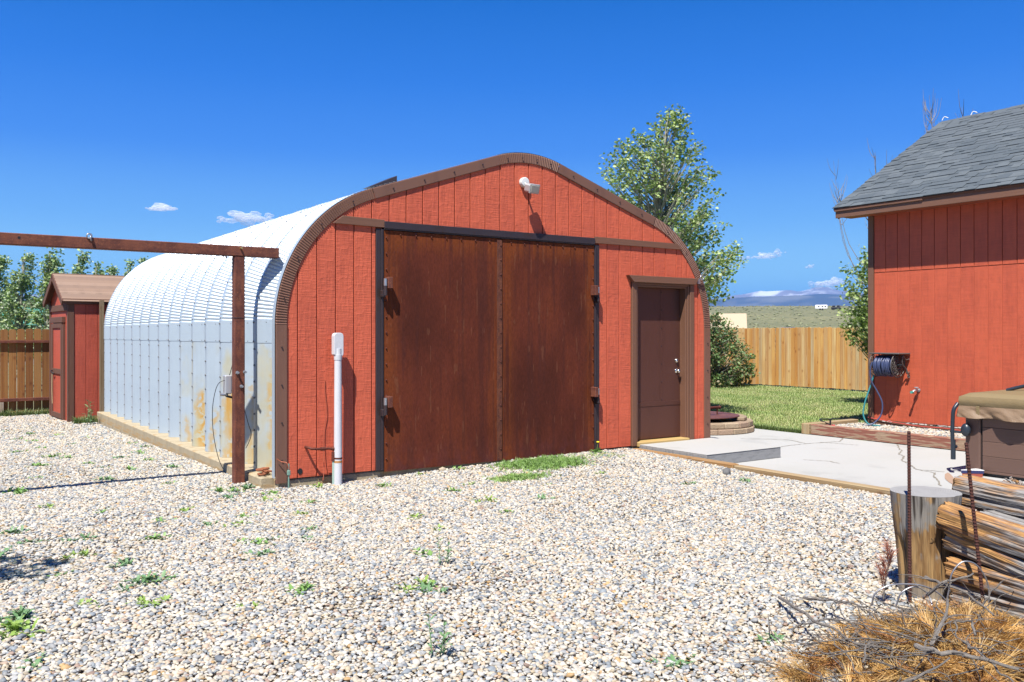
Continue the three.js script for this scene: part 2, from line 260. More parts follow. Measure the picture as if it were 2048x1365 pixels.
{ // sagebrush on the far slope
  const b = new THREE.IcosahedronGeometry(1, 1); const p = b.attributes.position; for (let i = 0; i < p.count; i++) { const k = .75 + .5 * hsh(Math.round(p.getX(i) * 9), Math.round((p.getY(i) + p.getZ(i) * 3) * 9), 5); p.setXYZ(i, p.getX(i) * k, p.getY(i) * k * .6, p.getZ(i) * k); } b.computeVertexNormals();
  const N = 9000, im = new THREE.InstancedMesh(b, mat([1, 1, 1], { roughness: 1 }), N), m4 = new THREE.Matrix4(), c = new THREE.Color();
  for (let i = 0; i < N; i++) { const r = 75 * Math.pow(7, rnd()), a = -1.25 + rr(-.55, 1.0), s = rr(.15, .5); m4.compose(V(8 + r * Math.cos(a), terrain(r, a < 0 ? a + 2 * Math.PI : a) + .1, -3 + r * Math.sin(a)), new THREE.Quaternion().setFromAxisAngle(V(0, 1, 0), rnd() * 6), V(s, s * rr(.7, 1.2), s)); im.setMatrixAt(i, m4); const k = rr(.7, 1.3); im.setColorAt(i, c.setRGB(.17 * k, .18 * k, .1 * k)); }
  im.name = 'sagebrush'; im.userData = { kind: 'stuff', label: 'grey green sagebrush scattered over the far slope', category: 'shrubs' }; scene.add(im);
}
// mountains: a forested range and, behind it, bare peaks with old snow
function range(name, R, depth, hfun, cfun, a0, a1, n, m, base) {
  const pos = [], col = [], idx = [];
  for (let j = 0; j <= m; j++) for (let i = 0; i <= n; i++) {
    const a = a0 + (a1 - a0) * i / n, t = j / m, r = R + depth * t, H = hfun(a, t); const y = base + (H - base) * Math.pow(sstep(0, .75, t), .8) * (t > .75 ? 1 - .5 * sstep(.75, 1, t) : 1) * (.86 + .28 * fb(a / 6.283, t, 60, 5, 4, 331));
    pos.push(r * Math.sin(a), y, -r * Math.cos(a)); col.push(...cfun(a, t, y));
  }
  for (let j = 0; j < m; j++) for (let i = 0; i < n; i++) { const a = j * (n + 1) + i; idx.push(a, a + 1, a + n + 2, a, a + n + 2, a + n + 1); }
  const g = new THREE.BufferGeometry(); g.setAttribute('position', new THREE.Float32BufferAttribute(pos, 3)); g.setAttribute('color', new THREE.Float32BufferAttribute(col, 3)); g.setIndex(idx); g.computeVertexNormals();
  struct(name, g, mat([1, 1, 1], { vertexColors: true, roughness: 1 }));
}
const AZ = px => HEAD + Math.atan((px - 1024) / 1760);   // compass bearing of a far peak as seen from the yard
const bump1 = (a, c, w) => Math.exp(-(((a - AZ(c)) / (w / 1760)) ** 2));
range('forested_mountains', 6200, 1500, (a) => 285 + 22 * bump1(a, 1500, 110) + 10 * bump1(a, 1640, 90) + 34 * (fb(a / 6.283, .5, 150, 3, 5, 341) - .5) - 25 * bump1(a, 1400, 60), (a, t, y) => { const n = fb(a / 6.283, t, 220, 14, 4, 345); return mixc([.05, .05, .05], [.14, .13, .115], sstep(.42, .68, n)); }, -.5, 1.9, 700, 24, 40);
range('snowy_peaks', 10500, 2500, (a) => 500 + 90 * bump1(a, 1545, 60) + 40 * bump1(a, 1580, 16) + 95 * bump1(a, 1640, 30) + 45 * bump1(a, 1700, 60) + 95 * (fb(a / 6.283, .3, 240, 3, 5, 351) - .5), (a, t, y) => { const n = fb(a / 6.283, t, 260, 10, 4, 355), s = sstep(420, 520, y) * sstep(.5, .6, fb(a / 6.283, t, 520, 16, 4, 357)) * (bump1(a, 1565, 50) + .1); return mixc(mixc([.2, .15, .13], [.3, .24, .2], n), [.8, .8, .8], clamp(s * 1.5)); }, -.5, 1.9, 700, 30, 60);
// small fair-weather clouds
seed(51);
{
  const b = new THREE.IcosahedronGeometry(1, 2), m = new THREE.MeshPhysicalMaterial({ color: lin(1, 1, 1), transparent: true, opacity: .3, roughness: 1, transmission: .5, thickness: 0, specularIntensity: 0 });
  const clouds = [[322, 417, 40, 17, 'small white puff of cloud left of the wider one above the metal roof', .9], [492, 438, 84, 25, 'wider white cloud just above the corrugated metal roof', 1], [1537, 511, 46, 15, 'white cloud streak above the snowy peaks', .9], [1495, 517, 30, 9, 'thin wisp of cloud right beside the tall leafy tree', .5], [1657, 567, 52, 22, 'white cloud sitting behind the mountain ridge by the house', 1], [1620, 534, 18, 9, 'tiny faint wisp of cloud high above the board fence', .35]];
  for (const [px, py, w, h, label, k] of clouds) {
    const D = 9000, a = AZ(px), el = (670 - py) / 1760 * Math.cos(a - HEAD), c = V(D * Math.sin(a), 1.4 + D * el / 1, 8 - D * Math.cos(a)), S = D / 1760, gs = [], N = Math.max(5, Math.round(17 * k));
    for (let i = 0; i < N; i++) { const t = (i + .5) / N * 1.1 - .55 + rr(-.06, .06), s = (1 - 1.1 * Math.abs(t)) * S * h * rr(.3, .5), g = new THREE.IcosahedronGeometry(1, 3), gp = g.attributes.position, sd = rnd() * 50; for (let j = 0; j < gp.count; j++) { const x = gp.getX(j), y = gp.getY(j), z = gp.getZ(j), n = .55 + .95 * fb((x + sd) * .35 + z * .2, (y + sd) * .5 + z * .13, 5, 5, 4, 701 + i); gp.setXYZ(j, x * n, y * n, z * n); } g.computeVertexNormals(); g.scale(s * rr(1.2, 2.2), s * rr(.6, .9), s * .8); g.translate(Math.cos(a) * t * w * S * 1.1 , (gauss() * .2 + .12 * Math.abs(gauss())) * h * S + t * h * S * .25, Math.sin(a) * t * w * S * 1.1 + gauss() * h * S * .3); gs.push(g); }
    single('cloud', label, 'cloud', merge(gs), m, [c.x, c.y, c.z]);
  }
}
// yard surfaces
{
  const gx0 = -4, gx1 = 7.66, gz0 = -11.9, gz1 = 11, g = grid(90, 170, (u, v) => { const x = gx0 + (gx1 - gx0) * u, z = gz0 + (gz1 - gz0) * v; return [x, gh(x, z) - .012, z]; });
  const uv = g.attributes.uv, p = g.attributes.position; for (let i = 0; i < uv.count; i++) uv.setXY(i, p.getX(i), p.getZ(i)); g.setIndex([...g.index.array].reverse()); g.computeVertexNormals();
  struct('gravel_bed', g, mat([.26, .215, .16], { map: tex(512, 512, (u, v) => { const k = .5 + .6 * fb(u, v, 50, 50, 3, 361); return [k, k * .97, k * .92]; }, [1, 1]), bumpMap: tex(256, 256, (u, v) => fb(u, v, 40, 40, 2, 365), [.8, .8], false), bumpScale: .01, roughness: 1 }));
}
function inYard(x, z) { return (z > .03 || x < 2.87) && x < 7.62 && z > -11.75 && !(x > 3.05 && x < 4.1 && z < .04); }
seed(61);
const pebbleGeos = [];
for (let k = 0; k < 5; k++) {
  let g = mergeVertices(new THREE.IcosahedronGeometry(1, 1).deleteAttribute('uv').deleteAttribute('normal')); const p = g.attributes.position;
  for (let i = 0; i < p.count; i++) { const x = p.getX(i), y = p.getY(i), z = p.getZ(i), n = .8 + .38 * hsh(Math.round(x * 7 + 50), Math.round(y * 7 + z * 13 + 50), k); p.setXYZ(i, x * n, y * n * (.52 + .08 * k % .2), z * n * (.72 + .05 * k)); }
  g.computeVertexNormals(); pebbleGeos.push(g);
}
const pebbleCol = [[.46, .405, .315, 26], [.5, .46, .39, 22], [.37, .31, .215, 9], [.42, .32, .235, 5], [.29, .295, .295, 15], [.2, .225, .245, 11], [.12, .135, .155, 4], [.38, .375, .355, 15], [.4, .26, .12, 2], [.27, .19, .15, 2]];
const pebbleSum = pebbleCol.reduce((s, c) => s + c[3], 0);
function pickPebble() { let t = rnd() * pebbleSum; for (const c of pebbleCol) { t -= c[3]; if (t < 0) return c; } return pebbleCol[0]; }
function pebbles(name, label, spots) {
  const root = new THREE.Group(); root.name = nm(name); root.userData = { kind: 'stuff', label, category: 'gravel' };
  const m = mat([1, 1, 1], { roughness: .7 }), sets = pebbleGeos.map(() => []); for (const s of spots) sets[Math.floor(rnd() * 5)].push(s);
  const m4 = new THREE.Matrix4(), q = new THREE.Quaternion(), e = new THREE.Euler(), c = new THREE.Color();
  sets.forEach((list, k) => {
    const im = new THREE.InstancedMesh(pebbleGeos[k], m, list.length); im.name = 'pebbles'; im.userData = { kind: 'stuff' };
    list.forEach(([x, y, z, s], i) => { e.set(gauss() * .35, rnd() * 6.28, gauss() * .35); m4.compose(V(x, y, z), q.setFromEuler(e), V(s * rr(.9, 1.35), s * rr(.8, 1.1), s)); im.setMatrixAt(i, m4); const a = pickPebble(), f = rr(.74, 1.1); im.setColorAt(i, c.setRGB(a[0] * f, a[1] * f, a[2] * f)); });
    root.add(im);
  });
  scene.add(root);
}
{
  const spots = [];
  for (let z = -11.7; z < 7.9;) {
    const far = 8.48 - z, st = z > -1.5 ? .0198 : z > -6 ? .024 : .03, lo = .075 * far - 1.1, hi = 2.11 * far + 1.1;
    for (let x = Math.max(lo, -1.4); x < Math.min(hi, 7.6); x += st) {
      const X = x + rr(-.5, .5) * st * 1.1, Z = z + rr(-.5, .5) * st * 1.1; if (!inYard(X, Z)) continue;
      const bare = fb(X / 9 + 3, Z / 9 + 3, 7, 7, 3, 371); if (bare > .66 && rnd() < .22) continue;
      const s = Math.exp(gauss() * .4) * .0112 * (z < -6 ? 1.25 : 1); spots.push([X, gh(X, Z) + s * rr(.1, .45), Z, s]);
    }
    z += st;
  }
  pebbles('gravel', 'cream and grey river gravel covering the whole yard', spots);
  const bed = []; for (let z = -.22; z < 4.6; z += .03) for (let x = 11.74; x < 12.93; x += .03) { const s = Math.exp(gauss() * .35) * .0145; bed.push([x + rr(-.015, .015), -.035 + s * rr(.1, .5), z + rr(-.015, .015), s]); }
  pebbles('bed_gravel', 'pale pebbles filling the timber edged bed along the house', bed);
}
// patio, entry slab, lawn
struct('patio', bxx(7.78, 11.63, -.3, -.14, -2.62, 5.2, 2, .01), M.patio);
struct('lawn', (() => { const g = grid(60, 60, (u, v) => { const x = 9.1 + 15 * u, z = -13.5 + 13.1 * v; return [x, -.165 - .05 * sstep(14, 20, x) + .02 * (vn(x * .9, z * .9, 999, 999, 8) - .5), z]; }); const uv = g.attributes.uv, p = g.attributes.position; for (let i = 0; i < uv.count; i++) uv.setXY(i, p.getX(i), p.getZ(i)); g.setIndex([...g.index.array].reverse()); g.computeVertexNormals(); return g; })(),
  mat([.22, .25, .09], { map: tex(512, 512, (u, v) => { const k = .6 + .7 * fb(u, v, 60, 60, 3, 381), y = sstep(.45, .65, fb(u, v, 6, 6, 4, 383)); return mixc([k * .8, k, k * .7], [k * 1.25, k * 1.15, k * .9], y * .7); }, [3, 3]), roughness: 1 }));
{
  const crackM = mat([.21, .19, .155], { roughness: 1 }), ps = scene.getObjectByName('patio');
  const lines = [[[9.32, .6], [10.09, .5], [10.61, .49], [11.2, .6], [11.4, .5], [11.6, .4]], [[10.9, .5], [11.0, .8], [11.05, 1.02]], [[10.3, -.45], [10.75, .02], [10.61, .49]], [[11.6, 1.27], [11.2, 1.55], [10.98, 1.72], [10.7, 1.85], [10.5, 2.05], [10.2, 2.2], [9.9, 2.5], [9.62, 2.75], [9.55, 3.0], [9.3, 3.14], [9.0, 3.36], [8.78, 3.5]], [[9.62, 2.75], [9.72, 3.02]], [[9.2, 1.5], [9.35, 1.75], [9.3, 1.95]]];
  seed(71);
  for (const l of lines) {
    const c = new THREE.CatmullRomCurve3(l.map(p => V(p[0], 0, p[1])), false, 'catmullrom', .2), n = l.length * 9, pts = []; for (let i = 0; i <= n; i++) { const p = c.getPointAt(i / n), t = c.getTangentAt(i / n), j = rr(-.012, .012), w = rr(.004, .011); pts.push([p.x + t.z * (j - w), p.z - t.x * (j - w), p.x + t.z * (j + w), p.z - t.x * (j + w)]); }
    part('crack_filler', grid(1, n, (u, v) => { const q = pts[Math.round(v * n)]; return u < .5 ? [q[0], -.1365, q[1]] : [q[2], -.1365, q[3]]; }), crackM, ps);
  }
  const dirt = (pts, y) => { const s = new THREE.Shape(pts.map(p => new THREE.Vector2(p[0], p[1]))); return new THREE.ShapeGeometry(s).rotateX(Math.PI / 2).translate(0, y, 0); };
  for (const [cx, cz, rx, rz] of [[9.3, 3.32, .42, .12], [8.98, 3.62, .3, .1]]) { const pts = []; for (let i = 0; i < 36; i++) { const a = i / 36 * 6.2832, k = .7 + .6 * fb(i / 36, cx, 7, 3, 3, 391); const x = Math.cos(a) * rx * k, z = Math.sin(a) * rz * k; pts.push([cx + .8 * x - .5 * z, cz + .5 * -x + .8 * z]); } part('dirt_patch', dirt(pts, -.1355), mat([.3, .2, .14], { roughness: 1 }), ps); }
}

// ---------- the arched metal garage ----------
const GX = 6.066, GW = 3.072;                               // centre line and half width
// half outline of the arch: straight wall, haunch curve, straight roof, crown curve; t along it; off = inset
const A0 = 1.52, RH = 1.52, SL = 18.5 * Math.PI / 180, RC = .48 / Math.sin(SL);
const L1 = A0, L2 = L1 + RH * (Math.PI / 2 - SL), hx = GW - RH + RH * Math.sin(SL), hy = A0 + RH * Math.cos(SL), L3 = L2 + (hx - .48) / Math.cos(SL), L4 = L3 + RC * SL;
const cy0 = hy + (hx - .48) * Math.tan(SL) - RC * Math.cos(SL);
function arch(s) {                                          // s from 0 (left foot) to 2*L4 (right foot): position and outward normal in xy
  const right = s > L4; if (right) s = 2 * L4 - s; let x, y, nx, ny;
  if (s <= L1) { x = GW; y = s; nx = 1; ny = 0; }
  else if (s <= L2) { const a = (s - L1) / RH; x = GW - RH + RH * Math.cos(a); y = A0 + RH * Math.sin(a); nx = Math.cos(a); ny = Math.sin(a); }
  else if (s <= L3) { const t = s - L2; x = hx - t * Math.cos(SL); y = hy + t * Math.sin(SL); nx = Math.sin(SL); ny = Math.cos(SL); }
  else { const a = SL - (s - L3) / RC; x = RC * Math.sin(a); y = cy0 + RC * Math.cos(a); nx = Math.sin(a); ny = Math.cos(a); }
  return right ? [GX + x, y, nx, ny] : [GX - x, y, -nx, ny];
}
function archY(x, inset) { // height of the outline at x
  const d = Math.abs(x - GX); let best = 0; for (let i = 0; i <= 400; i++) { const a = arch(L4 * i / 400), X = GX - (a[0] - a[2] * inset); if (X >= d) best = a[1] - a[3] * inset; else break; } return best;
}
const garage = thing('metal_garage', 'arched corrugated metal garage with red board front and rusty steel doors', 'garage', [0, 0, 0]);
{ // side and roof sheets: deep ribs .61 m apart, pressed cross-creases on the curves
  const P = .61, prof = [[0, 0], [.07, 0], [.085, .01], [.205, .165], [.22, .175], [.44, .175], [.455, .165], [.6, .01], [.61, 0]];
  const sheet = (s0, s1, lift) => {
    const ss = []; const crimpOn = s => s > L1 + .06 && s < 2 * L4 - L1 - .06 ? 1 : 0;
    for (let s = s0; s < s1 - 1e-6;) { ss.push(s); s += (s > L1 - .01 && s < 2 * L4 - L1) ? .0085 : .12; } ss.push(s1);
    const pos = [], uv = [], idx = [], n = prof.length;
    ss.forEach((s, i) => { const a = arch(s), ph = ((s - L1) / .0425) % 1, cr = crimpOn(s) * (.016 * Math.pow(Math.abs(Math.sin(Math.PI * ph)), .5) - .016);
      prof.forEach(([z, d], k) => { const crest = k < 2 || k === n - 1, o = -d + lift + cr * (crest ? .35 : 1); pos.push(a[0] + a[2] * o, a[1] + a[3] * o, -P + z); uv.push(z, s); }); });
    for (let i = 0; i < ss.length - 1; i++) for (let k = 0; k < n - 1; k++) { const a = i * n + k; idx.push(a, a + n + 1, a + 1, a, a + n, a + n + 1); }
    let g = new THREE.BufferGeometry(); g.setAttribute('position', new THREE.Float32BufferAttribute(pos, 3)); g.setAttribute('uv', new THREE.Float32BufferAttribute(uv, 2)); g.setIndex(idx); g = g.toNonIndexed(); g.computeVertexNormals(); return g;
  };
  const T = 2 * L4, pieces = [['wall_sheet', 0, 1.36, 0], ['haunch_sheet', 1.335, L2 + .1, .006], ['crown_sheet', L2 + .09, T - L2 - .09, .003], ['haunch_sheet', T - L2 - .1, T - 1.335, .006], ['wall_sheet', T - 1.36, T, 0]];
  const stains = { 0: galvStain(0, .9, [[.3, .95, .07], [.42, .6, .1], [.62, .4, .06]], .42), 1: galvStain(3, .8, [[.3, .75, .1], [.45, .5, .07]], .34), 2: galvStain(7, 1.4, [[.25, .62, .13], [.36, .5, .1]], .3), 3: galvStain(11, 1, [[.22, .42, .07]], .16), 4: galvStain(15, 1.5, [[.25, .56, .13]], .25), 5: galvStain(19, .8, [[.2, .3, .08]], .06) };
  for (const m of Object.values(stains)) m.map.repeat.set(1 / .61, 1 / 1.4);
  const geos = pieces.map(([n, a, b, l]) => sheet(a, b, l));
  for (let k = 0; k < 15; k++) pieces.forEach(([n], i) => { const o = part(n, geos[i], i === 0 && stains[k] ? stains[k] : M.galv, garage, [0, 0, -.068 - k * P]); if (i === 0 && k < 5 && k !== 3) o.userData.label = 'galvanised sheet streaked with rust'; });
  // bolt rows: two rows at the lap of every sheet, one row down each rib
  const bolt = new THREE.CylinderGeometry(.011, .013, .014, 6).rotateZ(Math.PI / 2), bm = mat([.18, .18, .19], { metalness: .6, roughness: .5 });
  for (let k = 0; k < 15; k++) { const gs = []; const zb = -.068 - (k + 1) * P;
    for (const y of [1.35, 1.55]) { gs.push(bolt.clone().translate(GX - GW + .09, y, zb + .14)); gs.push(bolt.clone().translate(GX - GW - .008, y, zb + .03)); }
    for (let y = .08; y < 1.3; y += .17) gs.push(bolt.clone().translate(GX - GW - .004, y, zb + .035)); 
    for (let s = L1 + .1; s < L3; s += .21) { const a = arch(s); gs.push(new THREE.SphereGeometry(.012, 6, 4).translate(a[0] + a[2] * .004, a[1] + a[3] * .004, zb + .035)); }
    const o = part('bolts', merge(gs), bm, garage); o.userData.kind = 'stuff'; }
  // plain metal flange at the front edge
  const fl = grid(220, 1, (u, v) => { const a = arch(u * T), o = .012 - v * .0; return [a[0] + a[2] * .012, a[1] + a[3] * .012, -.075 + .08 * v]; });
  part('front_flange', fl, M.galv, garage);
  // rear wall
  const rear = []; for (let i = 0; i <= 80; i++) { const a = arch(T * i / 80); rear.push([a[0] - a[2] * .02, a[1] - a[3] * .02]); }
  part('rear_wall', ruv(poly(rear, .03).translate(0, 0, -9.2)), M.greyWood, garage);
  part('floor_slab', ruv(cbox(6.0, .1, 9.1).translate(GX, -.06, -4.6), 2), M.footing, garage);
}
{ // footing along the left and right side
  part('footing', bxx(2.885, 3.2, -.4, -.002, -9.3, -.14, 2, .012), M.footing, garage);
  part('footing', bxx(8.93, 9.25, -.4, -.012, -9.3, -.14, 2, .012), M.footing, garage);
  part('front_sill', bxx(3.02, 9.1, -.35, -.028, -.13, -.02, 0, .01), M.footing, garage);
}
const frontWall = new THREE.Group(); frontWall.name = 'front_wall'; garage.add(frontWall);
seed(81);
{ // board front: grooves every .2032 m, each board a piece; openings for the big doors and the entry door
  const back = []; for (let i = 0; i <= 120; i++) { const a = arch(2 * L4 * i / 120); back.push([a[0] - a[2] * .06, Math.max(a[1] - a[3] * .06, 0)]); }
  const sh = new THREE.Shape(back.map(p => new THREE.Vector2(...p)));
  const hole = (x0, x1, y0, y1) => { const h = new THREE.Path(); h.moveTo(x0, y0); h.lineTo(x0, y1); h.lineTo(x1, y1); h.lineTo(x1, y0); h.closePath(); sh.holes.push(h); };
  hole(7.8, 8.74, .01, 2.08); hole(4.16, 7.06, .01, 2.56);
  part('sheathing', uvm(new THREE.ExtrudeGeometry(sh, { depth: .012, bevelEnabled: false }).translate(0, 0, -.03)), M.redBack, frontWall);
  const grooves = []; for (let k = -5; k < 32; k++) { const x = 3.829 + .2032 * k; if (x > 2.9 && x < 9.3) grooves.push(x); }
  const cuts = [4.075, 7.147, 7.69, 8.815, 8.61];
  const xs = [...new Set([3.06, 9.07, ...grooves, ...cuts])].filter(x => x >= 3.06 && x <= 9.07).sort((a, b) => a - b);
  const isG = x => grooves.some(g => Math.abs(g - x) < 1e-6) || x === 8.61, bottom = (a, b) => { const m = (a + b) / 2; return m > 4.075 && m < 7.147 ? 2.6 : m > 7.69 && m < 8.815 ? 2.12 : -.015; };
  for (let i = 0; i < xs.length - 1; i++) {
    const a = xs[i] + (isG(xs[i]) ? .006 : 0), b = xs[i + 1] - (isG(xs[i + 1]) ? (xs[i + 1] === 8.61 ? .0015 : .006) : 0); if (b - a < .004) continue;
    const y0 = bottom(xs[i], xs[i + 1]), ya = archY(a, .05), yb = archY(b, .05); const segs = Math.abs(a - GX) > 2 ? 4 : 1, top = []; for (let k = 0; k <= segs; k++) { const x = b + (a - b) * k / segs; top.push([x, archY(x, .05)]); }
    // the wall is clad in two lifts: lower boards end under the horizontal batten on both flanks
    const lifts = (xs[i] < 4.07 || xs[i] >= 7.147) && ya > 2.7 && yb > 2.7 ? [[y0, 2.625], [2.628, 9]] : [[y0, 9]];
    for (const [l, h] of lifts) { const pts = [[a, l], [b, l], ...top.map(p => [p[0], Math.min(p[1], h)])]; if (pts[2][1] - l < .03) continue; part('siding_board', ruv(poly(pts, .016, .0025)).translate(0, 0, -.016 + rr(-.0008, .0008)), M.red, frontWall); }
  }
}
{ // brown metal edge trim in seven lengths, ribbed on the curves
  const T = 2 * L4, seg = [[-.05, L1, 0], [L1, L2, 1], [L2, L3 + .03, 0], [L3 + .03, T - L3 - .03, 1], [T - L3 - .03, T - L2, 0], [T - L2, T - L1, 1], [T - L1, T + .03, 0]];
  for (const [s0, s1, rib] of seg) {
    const n = rib ? Math.round((s1 - s0) / .0042) : 12, W = .112, cross = [[.004, .0], [.004, .012], [-.006, .015], [-W + .006, .015], [-W, .012], [-W, -.012]];
    const g = grid(n, cross.length - 1, (u, v) => { const s = s0 + (s1 - s0) * u, a = arch(clamp(s, 0, T)), c = cross[Math.round(v * (cross.length - 1))]; const dy = s < 0 ? s : s > T ? T - s : 0, ph = Math.sin((s - s0) / .0265 * Math.PI * 2); return [a[0] + a[2] * c[0], a[1] + a[3] * c[0] + dy, c[1] + (rib && c[1] > 0 ? .003 * Math.sign(ph) * Math.pow(Math.abs(ph), .6) - .003 : rib ? 0 : .003)]; }).toNonIndexed();
    g.computeVertexNormals(); const o = part('edge_trim', uvm(g), M.brownMetal, garage);
    const screws = []; for (let k = 0; k < 4; k++) { const a = arch(clamp(s0 + (s1 - s0) * (k + .6) / 4.2, 0, T)); screws.push(cyl(.008, .008, .01, 6, [a[0] - a[2] * .055, a[1] - a[3] * .055, .024], 2)); } part('screws', merge(screws), M.darkSteel, o).userData.kind = 'stuff';
  }
  // horizontal battens either side of the big door
  part('batten', uvm(poly([[3.585, 2.565], [4.17, 2.558], [4.17, 2.64], [3.70, 2.65]], .022, .002).translate(0, 0, .002), 0), M.brownTrim, garage);
  part('batten', uvm(poly([[7.066, 2.565], [8.59, 2.565], [8.50, 2.64], [7.066, 2.645]], .022, .002).translate(0, 0, .002), 0), M.brownTrim, garage);
  part('roof_vent', uvm(poly([[0, 0], [.34, 0], [.34, .16]], .25, .003).rotateY(0).translate(4.55, 3.19, -1.35)), M.darkSteel, garage);
}
{ // rusty double doors with steel frame
  const header = part('door_header', bxx(4.165, 7.06, 2.548, 2.625, -.01, .036, 0, .004), M.darkSteel, garage);
  part('drip_edge', bxx(4.165, 7.06, 2.535, 2.549, .0, .03, 0, .003), M.darkSteel, header);
  for (const [x0, x1] of [[4.077, 4.163], [7.062, 7.145]]) { const j = part('door_jamb', bxx(x0, x1, -.02, 2.545, -.03, .012, 1, .004), M.darkSteel, garage); part('jamb_bar', bxx(x0 + (x0 < 5 ? .055 : .004), x0 + (x0 < 5 ? .082 : .03), -.02, 2.535, .0125, .024, 1, .003), M.darkSteel, j); }
  const leaf = (x0, x1, m, name, label) => {
    const g = grid(28, 40, (u, v) => { const e = Math.min(u, 1 - u, v, 1 - v); return [x0 + (x1 - x0) * u, -.035 + 2.565 * v, .014 + .006 * (fb(u, v, 4, 6, 3, x0 > 5 ? 401 : 405) - .5) * sstep(0, .12, e) + (v < .03 ? .008 * fb(u, .5, 20, 2, 3, 409) : 0)]; });
    const o = part(name, g, m, garage); o.userData.label = label; return o;
  };
  const l1 = leaf(4.168, 5.672, M.door1, 'door_leaf', 'wider rusty orange-brown steel leaf'), l2 = leaf(5.682, 7.058, M.door2, 'door_leaf', 'darker rusty steel leaf');
  part('edge_bar', bxx(5.60, 5.672, -.03, 2.52, .019, .023, 1, .001), mat([.78, .72, .55], { map: rustMap, roughness: .8 }), l1);
  const rv = (pts) => merge(pts.map(([x, y, z]) => new THREE.SphereGeometry(.0095, 7, 5).scale(1, 1, .7).translate(x, y, z)));
  const r1 = [], r2 = []; for (let y = .1; y < 2.5; y += .168) { r1.push([4.19, y, .021], [5.652, y, .025]); r2.push([7.036, y, .021]); } for (let x = 4.36; x < 5.6; x += .19) r1.push([x, 2.49, .02]); for (let x = 5.8; x < 7; x += .19) r2.push([x, 2.49, .02]);
  part('rivets', rv(r1), M.iron, l1).userData.kind = 'stuff'; part('rivets', rv(r2), M.iron, l2).userData.kind = 'stuff';
  part('door_core', bxx(4.17, 7.05, -.02, 2.53, -.03, -.0, 1), M.darkSteel, garage);
  for (const [x, s] of [[4.16, 1], [7.06, -1]]) for (const y of [.66, 1.92]) {
    const h = new THREE.Group(); h.name = 'hinge'; h.position.set(x, y, .03); garage.add(h);
    part('barrel', cyl(.02, .02, .1, 10, [-.008 * s, -.035, .05]), M.darkSteel, h); part('barrel', cyl(.02, .02, .075, 10, [-.008 * s, .055, .05]), M.zinc, h);
    part('strap_tube', bxx(s > 0 ? .012 : -.062, s > 0 ? .062 : -.012, -.01, .11, -.012, .085, 1, .004), M.rust, h); part('bracket', bxx(s > 0 ? -.04 : .004, s > 0 ? -.004 : .04, -.1, -.03, -.012, .05, 1, .003), M.darkSteel, h);
  }
}
{ // recessed entry door with layered brown casing
  const x0 = 7.80, x1 = 8.735, dz = -.11;
  part('casing', bxx(7.69, 7.765, -.02, 2.10, -.02, .026), M.brownTrim, garage); part('casing', bxx(8.74, 8.815, .0, 2.10, -.02, .026), M.brownTrim, garage);
  part('head_casing', uvm(poly([[7.60, 2.185], [7.69, 2.098], [8.815, 2.098], [8.87, 2.185]], .075, .004).translate(0, 0, -.014), 0), M.brownTrim, garage);
  for (const [a, b, z, o] of [[7.766, 7.792, .012, 0], [7.793, 7.818, -.006, .0]]) part('door_stop', bxx(a, b, -.01, 2.07 - (a > 7.78 ? .012 : 0), -.16, z), M.brownTrim, garage);
  for (const [a, b, z] of [[8.706, 8.738, .012], [8.682, 8.705, -.006]]) part('door_stop', bxx(a, b, -.01, 2.07 - (a < 8.7 ? .012 : 0), -.16, z), M.brownTrim, garage);
  part('head_jamb', bxx(7.766, 8.738, 2.071, 2.097, -.16, .012, 0), M.brownTrim, garage); part('head_jamb', bxx(7.793, 8.705, 2.046, 2.070, -.16, -.004, 0), M.brownTrim, garage);
  const d = part('entry_door', bxx(7.82, 8.68, .035, 2.044, dz - .045, dz, 1, .004), M.manDoor, garage); d.userData.label = 'dark brown steel entry door';
  part('lower_panel', bxx(7.822, 8.678, .045, .47, dz + .001, dz + .004, 1, .001), M.manDoor, d); part('cross_bar', bxx(7.822, 8.678, .47, .53, dz + .001, dz + .009, 0, .002), M.manDoor, d);
  part('seam_bar', bxx(8.31, 8.35, .53, 2.03, dz + .001, dz + .003, 1, .001), M.manDoor, d);
  const knob = new THREE.LatheGeometry([[0, .062], [.02, .06], [.027, .048], [.022, .034], [.011, .026], [.012, .012], [.032, .008], [.032, 0]].map(p => new THREE.Vector2(...p)), 16).rotateX(Math.PI / 2);
  part('door_knob', knob.clone().translate(8.615, .93, dz), M.chrome, d); part('deadbolt', new THREE.LatheGeometry([[0, .026], [.018, .025], [.026, .014], [.031, 0]].map(p => new THREE.Vector2(...p)), 16).rotateX(Math.PI / 2).translate(8.612, 1.068, dz), M.chrome, d);
  const sc = []; for (let y = .55; y < 2; y += .24) sc.push(cyl(.007, .007, .008, 6, [8.33, y, dz + .005], 2)); part('screws', merge(sc), M.darkSteel, d).userData.kind = 'stuff';
  part('threshold', bxx(7.78, 8.70, -.03, .028, -.16, .055, 0, .006), mat([.42, .29, .11], { roughness: .6 }), garage);
}
